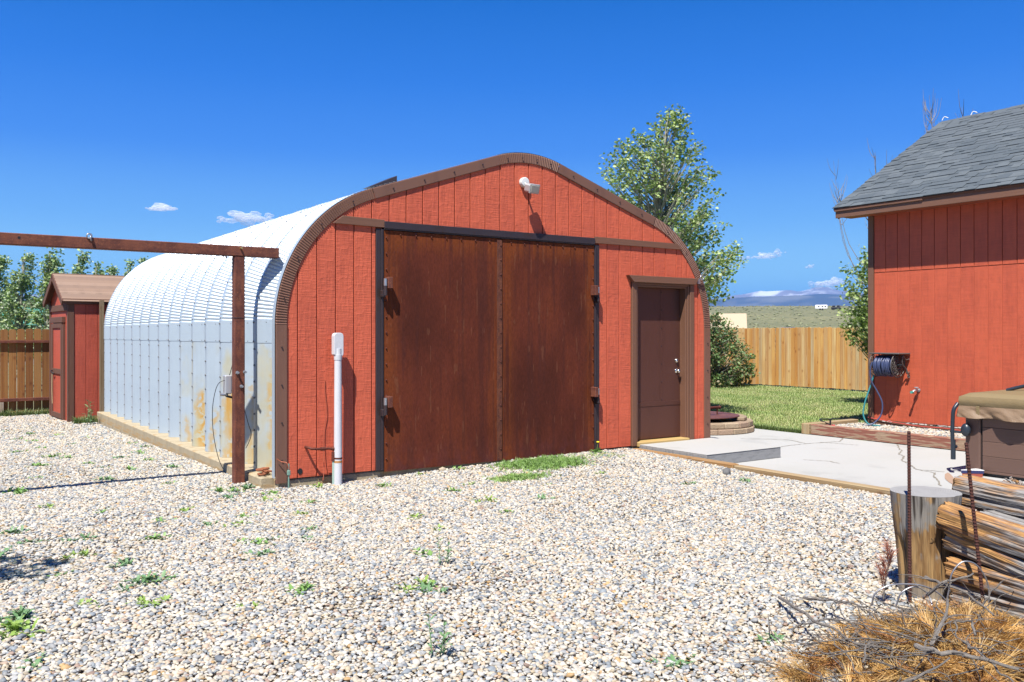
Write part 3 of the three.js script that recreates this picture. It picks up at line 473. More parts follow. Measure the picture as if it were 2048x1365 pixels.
// ---------- things fixed to the garage front ----------
{
  const t = thing('flood_light', 'small aluminium flood light on the red gable wall above the rusty doors', 'light fixture', [5.985, 3.215, .002]);
  part('round_box', new THREE.LatheGeometry([[0, .05], [.05, .05], [.058, .044], [.058, 0]].map(p => new THREE.Vector2(...p)), 20).rotateX(Math.PI / 2), mat([.6, .61, .6], { roughness: .45 }), t);
  part('swivel_arm', tube([[0, -.01, .045], [-.005, -.03, .065], [0, -.05, .09], [.005, -.06, .115]], .014, 8, 8), M.aluminium, t);
  const h = new THREE.Group(); h.name = 'lamp_head'; h.position.set(.01, -.085, .15); h.rotation.set(.3, .15, 0); t.add(h);
  part('housing', ruv(cbox(.15, .1, .11, .018)), M.aluminium, h); part('bezel', ruv(cbox(.158, .11, .02, .006).translate(0, 0, .052)), mat([.42, .43, .44], { metalness: .4, roughness: .4 }), h); part('lens', ruv(cbox(.125, .08, .008, .003).translate(0, 0, .0625)), M.glass, h);
}
{
  const t = thing('conduit_riser', 'white plastic utility riser pipe with rounded box on top, standing by the red wall', 'pipe', [3.595, -.14, .13]);
  part('pipe', new THREE.CylinderGeometry(.036, .043, 1.42, 20).translate(0, .71, 0), M.pvc, t);
  const s = new THREE.Shape(); const w = .046, h0 = 1.34, h1 = 1.575, r = .035; s.moveTo(-w + r * .7, h0); s.lineTo(w - r, h0); s.quadraticCurveTo(w, h0, w, h0 + r); s.lineTo(w, h1 - r); s.quadraticCurveTo(w, h1, w - r, h1); s.lineTo(-w + r, h1); s.quadraticCurveTo(-w, h1, -w, h1 - r); s.lineTo(-w, h0 + r * .7); s.closePath();
  part('cap_box', new THREE.ExtrudeGeometry(s, { depth: .06, bevelEnabled: true, bevelSize: .005, bevelThickness: .005, bevelSegments: 3, curveSegments: 6 }).translate(0, 0, -.04), M.pvc, t);
  part('strap', cyl(.0435, .0435, .016, 20, [0, .31, 0]), M.iron, t); part('rust_ring', cyl(.0425, .0425, .022, 20, [0, .275, 0]), mat([.4, .2, .07], { roughness: .8 }), t);
  part('collar', new THREE.CylinderGeometry(.043, .04, .05, 20).translate(0, 1.33, 0), M.pvc, t);
}
{
  const t = thing('gas_pipe', 'thin rusty iron pipe with elbows coming out of the red wall beside the white riser', 'pipe', [0, 0, 0]);
  part('elbow_pipe', tube([[3.30, .29, -.02], [3.305, .288, .07], [3.33, .28, .1], [3.40, .274, .11], [3.5, .272, .115], [3.545, .265, .118]], .013, 24, 8), M.iron, t);
  part('coupling', cyl(.02, .02, .045, 8, [3.44, .273, .112], 0), M.iron, t); part('elbow', new THREE.SphereGeometry(.022, 10, 8).translate(3.55, .266, .118), M.iron, t);
  part('union', cyl(.024, .02, .09, 8, [3.552, .19, .118]), M.iron, t); part('standpipe', cyl(.014, .014, .33, 10, [3.552, .01, .118]), mat([.3, .42, .37], { roughness: .6 }), t);
}
single('red_wire', 'thin loose red painted wire hanging down the red wall left of the white riser', 'wire', tube([[3.505, .96, .006], [3.5, .86, .014], [3.515, .65, .018], [3.49, .45, .016], [3.48, .2, .03], [3.475, .05, .06], [3.45, -.05, .09]], .0035, 40, 5), mat([.34, .08, .04], { roughness: .7 }));
{
  const t = thing('ground_rod', 'green weathered grounding rod with copper wire at the garage corner', 'rod', [3.09, 0, .1]);
  part('rod', cyl(.009, .009, .34, 8, [0, -.02, 0]), mat([.14, .24, .2], { roughness: .8 }), t); part('clamp', ruv(cbox(.03, .05, .03, .005).translate(0, .06, 0)), mat([.16, .27, .22], { roughness: .7 }), t);
  part('copper_wire', tube([[-.005, .1, .01], [-.02, .16, .0], [-.06, .17, -.04], [-.1, .2, -.06]], .004, 16, 5), mat([.42, .13, .07], { roughness: .5, metalness: .4 }), t);
}
{
  const t = thing('screw_eye', 'small galvanised screw hook on the edge trim beside the entry door', 'hook', [8.90, 2.15, .03]);
  part('plate', ruv(cbox(.05, .07, .02, .004)), M.zinc, t); part('hook_ring', new THREE.TorusGeometry(.03, .008, 6, 16).translate(.03, .05, .03), M.zinc, t);
}
single('wall_hole_plug', 'small dark knot hole low in the red board wall', 'hole', new THREE.CircleGeometry(.026, 14).scale(1, 1.2, 1).translate(3.243, .05, .0042), M.black);
{ // rusty chain lying on the footing
  seed(91); const t = thing('rusty_chain', 'small heap of rusty orange chain lying on the footing corner', 'chain', [2.965, .012, -.3]);
  for (let k = 0; k < 11; k++) { const g = new THREE.TorusGeometry(.034, .011, 6, 12).scale(1, .62, 1).rotateX(Math.PI / 2 + gauss() * .3).rotateY(rnd() * 3).translate(rr(-.05, .05), .01 + .018 * (k % 3), rr(-.13, .1)); part('link', g, mat([.36, .13, .035], { map: rustMap, color: lin(1.6, 1.7, 1.2), roughness: .85 }), t); }
}
// ---------- rusty steel gantry ----------
{
  const t = thing('steel_gantry', 'rusty square steel post carrying a long horizontal beam in front of the metal wall', 'gantry', [2.785, -.12, -.515]);
  const post = part('post', bxx(-.052, .052, -.1, 2.34, -.05, .05, 1, .006), M.rust, t); part('beam', bxx(-4.6, .41, 2.341, 2.445, -.055, .055, 0, .006), M.rust, t);
  part('weld_seam', bxx(-.055, .055, 1.71, 1.716, -.053, .053, 0, .001), M.darkSteel, post);
  for (const [x, y] of [[-.03, 1.155], [.045, 1.16], [.012, 1.015]]) { const b = part('bolt', cyl(.012, .012, .05, 8, [x, y, .07], 2), M.zinc, post); part('bolt_head', cyl(.018, .018, .012, 6, [x, y, .058], 2), M.zinc, post); }
  part('eye_bolt', cyl(.01, .01, .05, 8, [.005, 2.42, .075], 2), M.brass, t); part('stud', cyl(.007, .007, .03, 6, [-.13, 2.33, .02]), M.iron, t); part('stud', cyl(.007, .007, .025, 6, [-.16, 2.332, .02]), M.iron, t);
  part('shackle', new THREE.TorusGeometry(.022, .007, 6, 14).translate(-1.40, 2.455, .062), M.zinc, t); part('shackle', new THREE.TorusGeometry(.022, .007, 6, 14).rotateY(1.2).translate(-1.385, 2.435, .068), M.zinc, t);
  part('bolt_hole', new THREE.CircleGeometry(.012, 10).translate(-1.97, 2.405, .056), M.black, t);
  const b = thing('winch_box', 'small grey metal box with black lever hung on the far side of the rusty post', 'box', [2.70, .91, -.605]);
  part('housing', ruv(cbox(.07, .19, .09, .008)), M.aluminium, b); part('lever', tube([[-.01, -.09, .03], [-.03, -.11, .06], [.03, -.13, .05]], .013, 8, 6), M.black, b); part('end_cap', cyl(.016, .016, .05, 10, [-.055, -.1, .03], 0), M.zinc, b);
  part('cable', tube([[-.02, .05, .03], [-.09, .02, .02], [-.14, -.15, .0], [-.14, -.45, -.02], [-.09, -.75, 0], [-.05, -.86, .02]], .0035, 40, 5), M.black, b); part('cable', tube([[.02, .09, 0], [.04, .16, 0], [.05, .2, .0]], .004, 8, 5), M.black, b);
  part('cable', tube([[.03, -.06, .05], [.14, -.2, .03], [.22, -.43, .0], [.24, -.52, .02], [.21, -.6, .04], [.17, -.66, .06]], .0035, 30, 5), M.black, b);
}

// ---------- the red house on the right ----------
{
  seed(101);
  const HX = 12.96, Z0 = -.06, Z1 = 5.2, house = thing('red_house', 'red board house with grey shingle roof and brown fascia on the right', 'house', [0, 0, 0]);
  part('side_sheathing', bxx(HX + .017, HX + .08, -.3, 3.6, Z0 + .02, Z1, 1), M.redBack, house);
  part('gable_wall', ruv(poly([[HX + .02, -.3], [18.3, -.3], [18.3, 3.35], [15.63, 5.1], [HX + .02, 3.55]], .07).translate(0, 0, Z0 + .0)), M.redHouse, house);
  part('rear_wall', bxx(18.23, 18.3, -.3, 3.5, Z0 + .08, Z1, 1), M.redHouse, house); part('end_wall', ruv(poly([[HX + .03, -.3], [18.22, -.3], [18.22, 3.35], [15.63, 5.05], [HX + .03, 3.5]], .06).translate(0, 0, Z1 - .06)), M.redHouse, house);
  for (let z = Z0 + .085; z < Z1;) { const z2 = Math.min(z + .2032, Z1); if (z2 - z > .02) { part('siding_board', bxx(HX, HX + .0165, .045, 2.425, z + .0012, z2 - .0012, 1, .0012), M.redHouse, house); part('siding_board', bxx(HX - .006, HX + .0165, 2.43, 3.42, z + .004, z2 - .004, 1, .0025), M.redHouse, house); } z = z2; }
  part('corner_board', bxx(HX - .02, HX + .016, -.12, 3.4, Z0 - .02, Z0 + .078, 1, .004), M.brownTrim, house);
  const skirt = part('skirt_board', bxx(HX - .012, HX + .016, -.2, .04, Z0 + .08, Z1, 2, .004), M.brownTrim, house);
  const flakes = []; for (let k = 0; k < 26; k++) { const z = rr(.2, 1.7), s = [[0, 0]]; const w = rr(.02, .07); flakes.push(new THREE.CircleGeometry(1, 7).scale(rr(.005, .012), w, 1).rotateZ(Math.PI / 2).rotateY(-Math.PI / 2).translate(HX - .0135, rr(.026, .038) - (rnd() < .12 ? rr(.04, .12) : 0), z)); } part('peeling_paint', merge(flakes), mat([.6, .58, .54], { roughness: .9 }), skirt).userData.kind = 'stuff';
  // roof: left slope with separate shingle tabs
  const E = [12.53, 3.49], R = [15.664, 5.30], len = Math.hypot(R[0] - E[0], R[1] - E[1]), dx = (R[0] - E[0]) / len, dy = (R[1] - E[1]) / len, RZ = -.43;
  const slab = (z0, z1, flip) => { const g = ruv(cbox(len + .02, .03, z1 - z0, .003), 2); g.rotateZ(Math.atan2(dy, dx)); g.translate((E[0] + R[0]) / 2 - dy * .0 , (E[1] + R[1]) / 2 - .018, (z0 + z1) / 2); if (flip) { g.scale(-1, 1, 1); g.translate(2 * R[0], 0, 0); } return g; };
  const roof = part('roof_deck', slab(RZ, Z1 + .4, false), M.brownWood, house); part('roof_deck', slab(RZ, Z1 + .4, true), M.shingle[1], house);
  const rest = [], exp = .128; let count = 0;
  for (let row = 0; row * exp < len - .02; row++) {
    for (let z = RZ - .012 - rr(0, .2); z < Z1 + .4;) {
      let w = rr(.13, .31), a = Math.max(z, RZ - .012), b = Math.min(z + w, Z1 + .4); z += w; if (b - a < .03) continue;
      const thick = rnd() < .45 ? .015 : .007, l = exp + .045, g = ruv(cbox(l, thick, b - a - .004, .002), 2); g.rotateZ(Math.atan2(dy, dx) - .045); const s = row * exp + l / 2 - .02; g.translate(E[0] + dx * s - dy * (.004 + thick / 2), E[1] + dy * s + dx * (.006 + thick / 2), (a + b) / 2);
      if (a < 2.72 - row * .02 && count < 296) { part('shingle', g, M.shingle[Math.floor(rnd() * 4)], roof); count++; } else rest.push(g);
    }
  }
  part('shingles', merge(rest), M.shingle[0], roof).userData.kind = 'stuff';
  for (let z = RZ; z < Z1; z += .25) { const g = ruv(cbox(.3, .012, .29, .003), 2).rotateZ(Math.atan2(dy, dx)).translate(R[0] - .13, R[1] - .062, z + .14); part('ridge_cap', g, M.shingle[Math.floor(rnd() * 4)], roof); }
  const fascia = part('fascia', bxx(12.545, 12.58, 3.33, 3.465, RZ + .02, Z1 + .4, 2, .004), M.brownTrim, house); part('fascia_lip', bxx(12.522, 12.542, 3.435, 3.482, RZ + .01, 1.1, 2, .004), M.brownTrim, fascia);
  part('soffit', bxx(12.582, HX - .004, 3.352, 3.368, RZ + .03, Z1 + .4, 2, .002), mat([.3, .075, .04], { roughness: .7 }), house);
  part('rake_board', (() => { const g = ruv(cbox(len, .15, .03, .004), 0); g.rotateZ(Math.atan2(dy, dx)); g.translate((E[0] + R[0]) / 2 + .05, (E[1] + R[1]) / 2 - .105, RZ + .03); return g; })(), M.brownTrim, house);
  const cap = []; for (const [z, x] of [[-.3, 15.55], [.2, 15.6]]) cap.push(tube([[x, 5.33, z], [x + .02, 5.39, z + .03], [x + .03, 5.36, z + .1]], .008, 8, 5)); part('roof_clip', merge(cap), mat([.7, .7, .68], { roughness: .4 }), roof);
  // cable stapled along the base of the wall
  single('red_cable', 'thin red cable sagging along the bottom of the house wall', 'cable', tube([[12.93, .07, -.07], [12.93, .045, .2], [12.93, .02, .5], [12.93, .0, .85], [12.93, .005, 1.2], [12.93, -.01, 1.6], [12.93, .01, 2.2]], .006, 60, 5), mat([.52, .07, .06], { roughness: .5 }));
}
{ // wall faucet
  const t = thing('wall_faucet', 'outdoor faucet with teal connector on the red house wall', 'faucet', [12.955, .56, .79]);
  part('flange', cyl(.03, .03, .012, 12, [-.004, 0, 0], 0), M.zinc, t); part('spout', tube([[0, 0, 0], [-.07, .0, 0], [-.11, -.005, -.01], [-.135, -.025, -.015]], .016, 12, 8), M.aluminium, t); part('handle', cyl(.032, .032, .012, 10, [-.08, .045, .01]), M.aluminium, t); part('stem', cyl(.007, .007, .05, 8, [-.08, .022, .01]), M.zinc, t); part('connector', cyl(.021, .021, .05, 10, [-.15, -.03, -.02], 0), mat([.06, .3, .26], { roughness: .4 }), t);
}
{ // hose reel
  seed(111);
  const t = thing('hose_reel', 'ornate wall-mounted hose reel wound with dark blue hose on the red house', 'hose reel', [12.76, .94, .2]);
  part('shelf', bxx(-.14, .19, .175, .195, -.05, .46, 2, .006), mat([.11, .105, .1], { roughness: .5, metalness: .4 }), t);
  const fm = mat([.1, .092, .085], { roughness: .55, metalness: .4 });
  part('axle', cyl(.02, .02, .42, 10, [0, 0, .19], 2), fm, t); part('drum', cyl(.075, .075, .34, 20, [0, 0, .17], 2), fm, t);
  for (const z of [-.015, .36]) {
    const gs = [new THREE.TorusGeometry(.185, .009, 6, 32), new THREE.TorusGeometry(.1, .006, 5, 24), new THREE.TorusGeometry(.05, .01, 6, 16)];
    for (let k = 0; k < 12; k++) { const a = k / 12 * 6.283; gs.push(tube([[Math.cos(a) * .045, Math.sin(a) * .045, 0], [Math.cos(a + .25) * .1, Math.sin(a + .25) * .1, 0], [Math.cos(a - .1) * .16, Math.sin(a - .1) * .16, 0]], .0055, 8, 5)); gs.push(new THREE.TorusGeometry(.022, .0045, 5, 10).translate(Math.cos(a + .26) * .128, Math.sin(a + .26) * .128, 0)); gs.push(new THREE.TorusGeometry(.016, .004, 5, 10).translate(Math.cos(a) * .076, Math.sin(a) * .076, 0)); }
    part('scroll_disc', merge(gs).translate(0, 0, z), fm, t);
  }
  part('side_bracket', merge([tube([[.19, .18, .44], [.05, .17, .43], [.02, .08, .42], [.05, .0, .42], [.12, -.06, .43], [.14, -.12, .44], [.185, -.16, .44]], .011, 24, 6), tube([[.19, .1, .44], [.1, .09, .43], [.04, .15, .43], [.0, .12, .42]], .008, 16, 6), tube([[.19, -.1, .44], [.12, -.13, .44], [.1, -.09, .44]], .008, 10, 6), new THREE.TorusGeometry(.025, .009, 6, 12).translate(.165, -.17, .44)]), fm, t);
  part('crank', merge([tube([[0, 0, .37], [-.04, .01, .43], [-.1, .01, .44]], .009, 8, 6), cyl(.014, .014, .07, 8, [-.1, .01, .46], 2)]), M.black, t);
  const hm = [mat([.045, .06, .13], { roughness: .35 }), mat([.03, .2, .22], { roughness: .35 })];
  for (let layer = 0; layer < 2; layer++) for (let k = 0; k < 13 - layer * 2; k++) part('hose_coil', new THREE.TorusGeometry(.128 + layer * .026 + rr(-.006, .006), .0125, 7, 28).rotateX(gauss() * .07).rotateY(gauss() * .09).translate(0, -.012 * layer, .02 + k * .025 + layer * .012), hm[0], t);
  part('hose_end', tube([[-.135, .05, .01], [-.16, -.05, -.01], [-.15, -.25, .0], [-.1, -.4, .06], [-.07, -.6, .14], [-.1, -.8, .13], [-.2, -.93, .05], [-.27, -.955, -.02]], .0125, 40, 7), hm[0], t);
  part('hose_tail', tube([[-.08, -.16, .0], [-.12, -.35, -.04], [-.2, -.6, -.08], [-.24, -.8, -.08], [-.23, -.93, .0], [-.12, -.955, .14]], .0125, 40, 7), hm[1], t);
}
{ // timber edging of the bed
  seed(121);
  single('bed_timber', 'long timber with peeling red paint edging the pebble bed by the house', 'timber', bxx(11.64, 11.775, -.139, .02, -.215, 5.0, 2, .008), M.timberRed);
  single('end_timber', 'short pale timber closing the lawn end of the pebble bed', 'timber', bxx(11.6, 12.9, -.139, .028, -.36, -.222, 0, .008), M.timber);
  single('patio_timber', 'short orange brown timber edge starting at the garage wall', 'timber', bxx(7.66, 7.77, -.2, -.042, .03, 1.72, 2, .008), mat([.3, .2, .1], { map: woodMap, bumpMap: woodBump, bumpScale: .005, roughness: .9 }));
  single('patio_timber', 'long pale weathered timber edge between gravel and patio', 'timber', bxx(7.665, 7.775, -.2, -.052, 1.73, 4.15, 2, .008), M.timber);
  single('patio_timber', 'reddish brown timber piece behind the stump at the patio edge', 'timber', bxx(7.665, 7.775, -.2, -.05, 4.16, 5.2, 2, .008), mat([.3, .13, .075], { map: woodMap, bumpMap: woodBump, bumpScale: .005, roughness: .9 }));
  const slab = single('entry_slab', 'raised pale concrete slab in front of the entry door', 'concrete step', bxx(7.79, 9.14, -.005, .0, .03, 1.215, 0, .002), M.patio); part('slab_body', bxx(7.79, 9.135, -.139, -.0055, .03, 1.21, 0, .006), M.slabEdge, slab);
  const s = thing('lawn_sprinkler', 'red and black lawn sprinkler lying on the pebble bed corner', 'sprinkler', [11.95, -.01, -.08]);
  part('base', merge([ruv(cbox(.2, .02, .04, .006)), ruv(cbox(.04, .02, .16, .006))]), mat([.55, .03, .035], { roughness: .4 }), s); part('riser', cyl(.014, .014, .09, 8, [0, .05, 0]), M.black, s); part('head', tube([[-.05, .11, -.02], [0, .1, 0], [.05, .12, .02]], .01, 8, 6), M.black, s);
  single('drip_line', 'thin black irrigation line along the lawn side of the house corner', 'hose', tube([[11.98, -.0, -.1], [12.15, .05, -.42], [12.5, .03, -.5], [13.3, .0, -.5]], .011, 30, 6), M.black);
}
{ // fire pit
  seed(131);
  const t = thing('fire_pit', 'round fire pit of tan stone blocks on the patio', 'fire pit', [10.74, -.14, -1.72]);
  const bm = [[.34, .26, .175], [.3, .225, .15], [.38, .295, .2], [.33, .235, .165]].map(c => mat(c, { map: granule, bumpMap: concBump, bumpScale: .01, roughness: .95 }));
  const course = (R, y, n, off, d) => { for (let k = 0; k < n; k++) { const a = (k + off) / n * 6.2832, w = 6.2832 * R / n - .008, g = ruv(cbox(w, .086, d, .012)); const p = g.attributes.position; for (let i = 0; i < p.count; i++) if (p.getZ(i) > 0) p.setX(i, p.getX(i) * 1.0); g.rotateY(a + rr(-.02, .02)); part('block', g, bm[Math.floor(rnd() * 4)], t, [Math.sin(a) * (R - d / 2) , y + .045, Math.cos(a) * (R - d / 2) + rr(-.004, .004)]); } };
  course(.88, 0, 20, 0, .17); course(.855, .09, 19, .5, .17); 
  for (const a of [.5, .75, 1.2, 2.0, 3.0, 4.0]) { const g = ruv(cbox(.22, .055, .13, .01)).rotateY(a); part('block', g, bm[1], t, [Math.sin(a) * .7, .21, Math.cos(a) * .7]); }
  part('liner', cyl(.62, .62, .16, 32, [0, .1, 0]), M.black, t);
  const l = thing('rusty_steel_cover', 'flat rusty steel lid with bar handles resting on the fire pit', 'lid', [10.66, .098, -1.74]);
  part('plate', cyl(.72, .72, .012, 48, [0, .008, 0]), mat([.13, .075, .075], { map: rustMap, color: lin(.95, 1.15, 1.6), roughness: .6, metalness: .2 }), l);
  for (const s of [0, 1]) { const h = new THREE.Group(); h.name = 'handle'; h.position.set(s ? -.42 : .18, .014, s ? -.12 : .24); h.rotation.y = .1; l.add(h); part('bar', tube([[-.16, .115, 0], [-.08, .118, 0], [.08, .118, 0], [.16, .115, 0]], .022, 10, 8), M.iron, h); for (const x of [-.11, .11]) part('leg', cyl(.012, .012, .11, 8, [x, .055, 0]), M.iron, h); for (const x of [-.17, .17]) part('end_knob', new THREE.SphereGeometry(.03, 8, 6).translate(x, .115, 0), M.iron, h); }
}
// ---------- hot tub ----------
{
  seed(141);
  const t = thing('hot_tub', 'brown hot tub with tan vinyl cover at the right edge', 'hot tub', [9.76, -.139, 3.24]);
  const pm = mat([.115, .066, .05], { map: trimMap, bumpMap: woodBump, bumpScale: .001, roughness: .55 }), pm2 = mat([.13, .075, .056], { map: trimMap, bumpMap: woodBump, bumpScale: .001, roughness: .55 });
  part('base', bxx(.04, 2.0, 0, .035, .04, 2.1, 2, .004), M.black, t); part('liner', bxx(.022, 2.0, .036, .68, .03, 2.1, 1), M.black, t);
  const rows = [[.036, .062], [.065, .222], [.225, .382], [.385, .542], [.545, .69]]; rows.forEach(([a, b], i) => part('side_panel', bxx(.004, .02, a, b, .185, 2.0, 2, .003), i % 2 ? pm : pm2, t));
  part('corner_post', bxx(-.012, .12, .03, .69, -.0, .165, 1, .014), pm, t); part('corner_post', bxx(-.012, .12, .03, .69, 2.01, 2.16, 1, .014), pm, t); part('far_panel', bxx(.13, 2.0, .036, .69, .005, .028, 0), pm, t);
  const vm = mat([.2, .148, .072], { bumpMap: tex(256, 256, (u, v) => .6 * fb(u, v, 6, 6, 3, 421) + .4 * fb(u, v, 90, 90, 1, 422), [.5, .5], false), bumpScale: .004, roughness: .55 });
  const cover = part('cover', uvm(grid(40, 24, (u, v) => { const a = [-.05, 2.15], x = -.045 + 2.15 * u, z = -.05 + 2.26 * v, e = Math.min(u * 2.15, (1 - u) * 2.15, v * 2.26, (1 - v) * 2.26), r = .04, k = e < r ? Math.sqrt(1 - (1 - e / r) ** 2) : 1; return [x, .868 + .045 * k + .04 * sstep(0, .5, Math.min(u, 1 - u)) * sstep(0, .2, Math.min(v, 1 - v)) + .006 * (fb(u, v, 8, 8, 3, 425) - .5), z]; })), vm, t);
  const rim = (s) => { const w = 2.15, h = 2.26, per = 2 * (w + h); let d = ((s % 1) + 1) % 1 * per; if (d < h) return [-.045, -.05 + d, -1, 0]; d -= h; if (d < w) return [-.045 + d, -.05 + h, 0, 1]; d -= w; if (d < h) return [-.045 + w, -.05 + h - d, 1, 0]; d -= h; return [-.045 + w - d, -.05, 0, -1]; };
  part('cover_edge', uvm(grid(320, 6, (u, v) => { const r = rim(u), b = .012 * Math.sin(Math.PI * v) + .006 * (fb(u, v, 40, 2, 3, 427) - .5); return [r[0] + r[2] * b, .872 - .105 * v, r[1] + r[3] * b]; })), vm, t);
  part('skirt', uvm(grid(480, 12, (u, v) => { const r = rim(u), f = fb(u - v * .02, v * .3, 40, 2, 3, 429) - .5, o = .004 + .15 * v * (f + .2) + .02 * Math.abs(Math.sin(u * 75 + v * 5)) * v * (1 - v); return [r[0] + r[2] * o, .768 - (.125 + .03 * f) * v, r[1] + r[3] * o]; })), mat([.175, .115, .068], { bumpMap: vm.bumpMap, bumpScale: .004, roughness: .6 }), t);
  part('strap', bxx(-.066, -.058, .63, .775, .15, .185, 1, .003), vm, t);
  const arm = part('cover_lifter', tube([[-.02, .3, -.1], [-.06, .3, -.1], [-.085, .36, -.1], [-.085, .6, -.1], [-.08, .72, -.09], [-.03, .79, -.07]], .022, 30, 8), M.blackSheen, t); part('lower_arm', cyl(.026, .026, .22, 10, [-.075, .27, -.1]), M.blackSheen, arm);
  part('pivot', new THREE.SphereGeometry(.055, 14, 10).scale(.8, 1.35, 1).translate(-.06, .5, .035), M.blackSheen, arm); part('pivot_pin', cyl(.012, .012, .15, 8, [-.07, .47, -.06], 2), M.blackSheen, arm); part('top_bar', tube([[.5, .93, .2], [.55, .99, .4], [.55, 1.0, .7], [.55, 1.0, 2.0]], .02, 20, 8), M.blackSheen, arm);
  const w = thing('plastic_tray', 'navy, white and red plastic tray end poking out beside the hot tub base', 'tray', [9.62, -.139, 3.36]);
  const wedge = (y0, y1, s) => { const g = poly([[-.16, 0], [.16, -.09], [.16, .09]], 1).rotateX(-Math.PI / 2); g.scale(s, y1 - y0, s); g.translate(.02, y0, 0); return g; };
  w.rotation.y = -.5; w.scale.setScalar(.7); part('red_bottom', uvm(wedge(.0, .055, .9)), mat([.28, .06, .035], { roughness: .45 }), w); part('navy_side', uvm(wedge(.0555, .1, 1)), mat([.02, .025, .09], { roughness: .35 }), w); part('white_rim', uvm(wedge(.1005, .112, 1.02)), mat([.62, .62, .62], { roughness: .4 }), w);
}
// ---------- fences ----------
{
  seed(151);
  const f = thing('board_fence', 'tall new cedar board fence across the back of the lawn', 'fence', [22.4, -.2, 0]);
  for (let z = -14; z < -3.4;) { const w = rr(.1, .138), h = 1.84 + gauss() * .012, d = w * .22, c = .02, g = poly([[0, .03 + rr(0, .02)], [w, .03 + rr(0, .02)], [w, h - c], [w - d, h], [d, h], [0, h - c]], .018, .002); g.rotateY(Math.PI / 2); part('fence_picket', ruv(g), M.cedar[Math.floor(rnd() * 5)], f, [rr(-.004, .004), 0, z + w]).rotation.x = gauss() * .004; z += w + rr(.001, .007); }
  for (const y of [.35, .95, 1.55]) part('rail', bxx(.022, .06, y, y + .09, -14, -3.4, 2), M.cedar[1], f); for (let z = -13.5; z < -3.4; z += 2.4) part('fence_post', bxx(.062, .15, -.2, 1.8, z, z + .09, 1), M.cedar[4], f);
  const g = thing('stained_fence', 'brown stained dog-eared board fence with rusty steel rails beside the small shed', 'fence', [0, -.22, -11.8]);
  for (let x = -3.4; x < 2.36; x += .149) { const w = .138, h = 1.755 + gauss() * .012, c = .028; part('fence_picket', ruv(poly([[0, .02], [w, .02], [w, h - c], [w - .03, h], [.03, h], [0, h - c]], .018, .002)), M.stainedFence[Math.floor(rnd() * 3)], g, [x, 0, rr(-.003, .003)]); }
  part('rail', bxx(-3.4, 2.38, 1.475, 1.53, .02, .085, 0), M.rust, g); part('rail', bxx(-3.4, 2.38, .3, .365, .02, .085, 0), M.rust, g); part('fence_post', bxx(1.48, 1.575, -.2, .29, .02, .1, 1), M.greyWood, g);
  part('fence_post', bxx(-.9, -.8, -.2, 1.6, -.1, -.002, 1), M.rust, g);
}
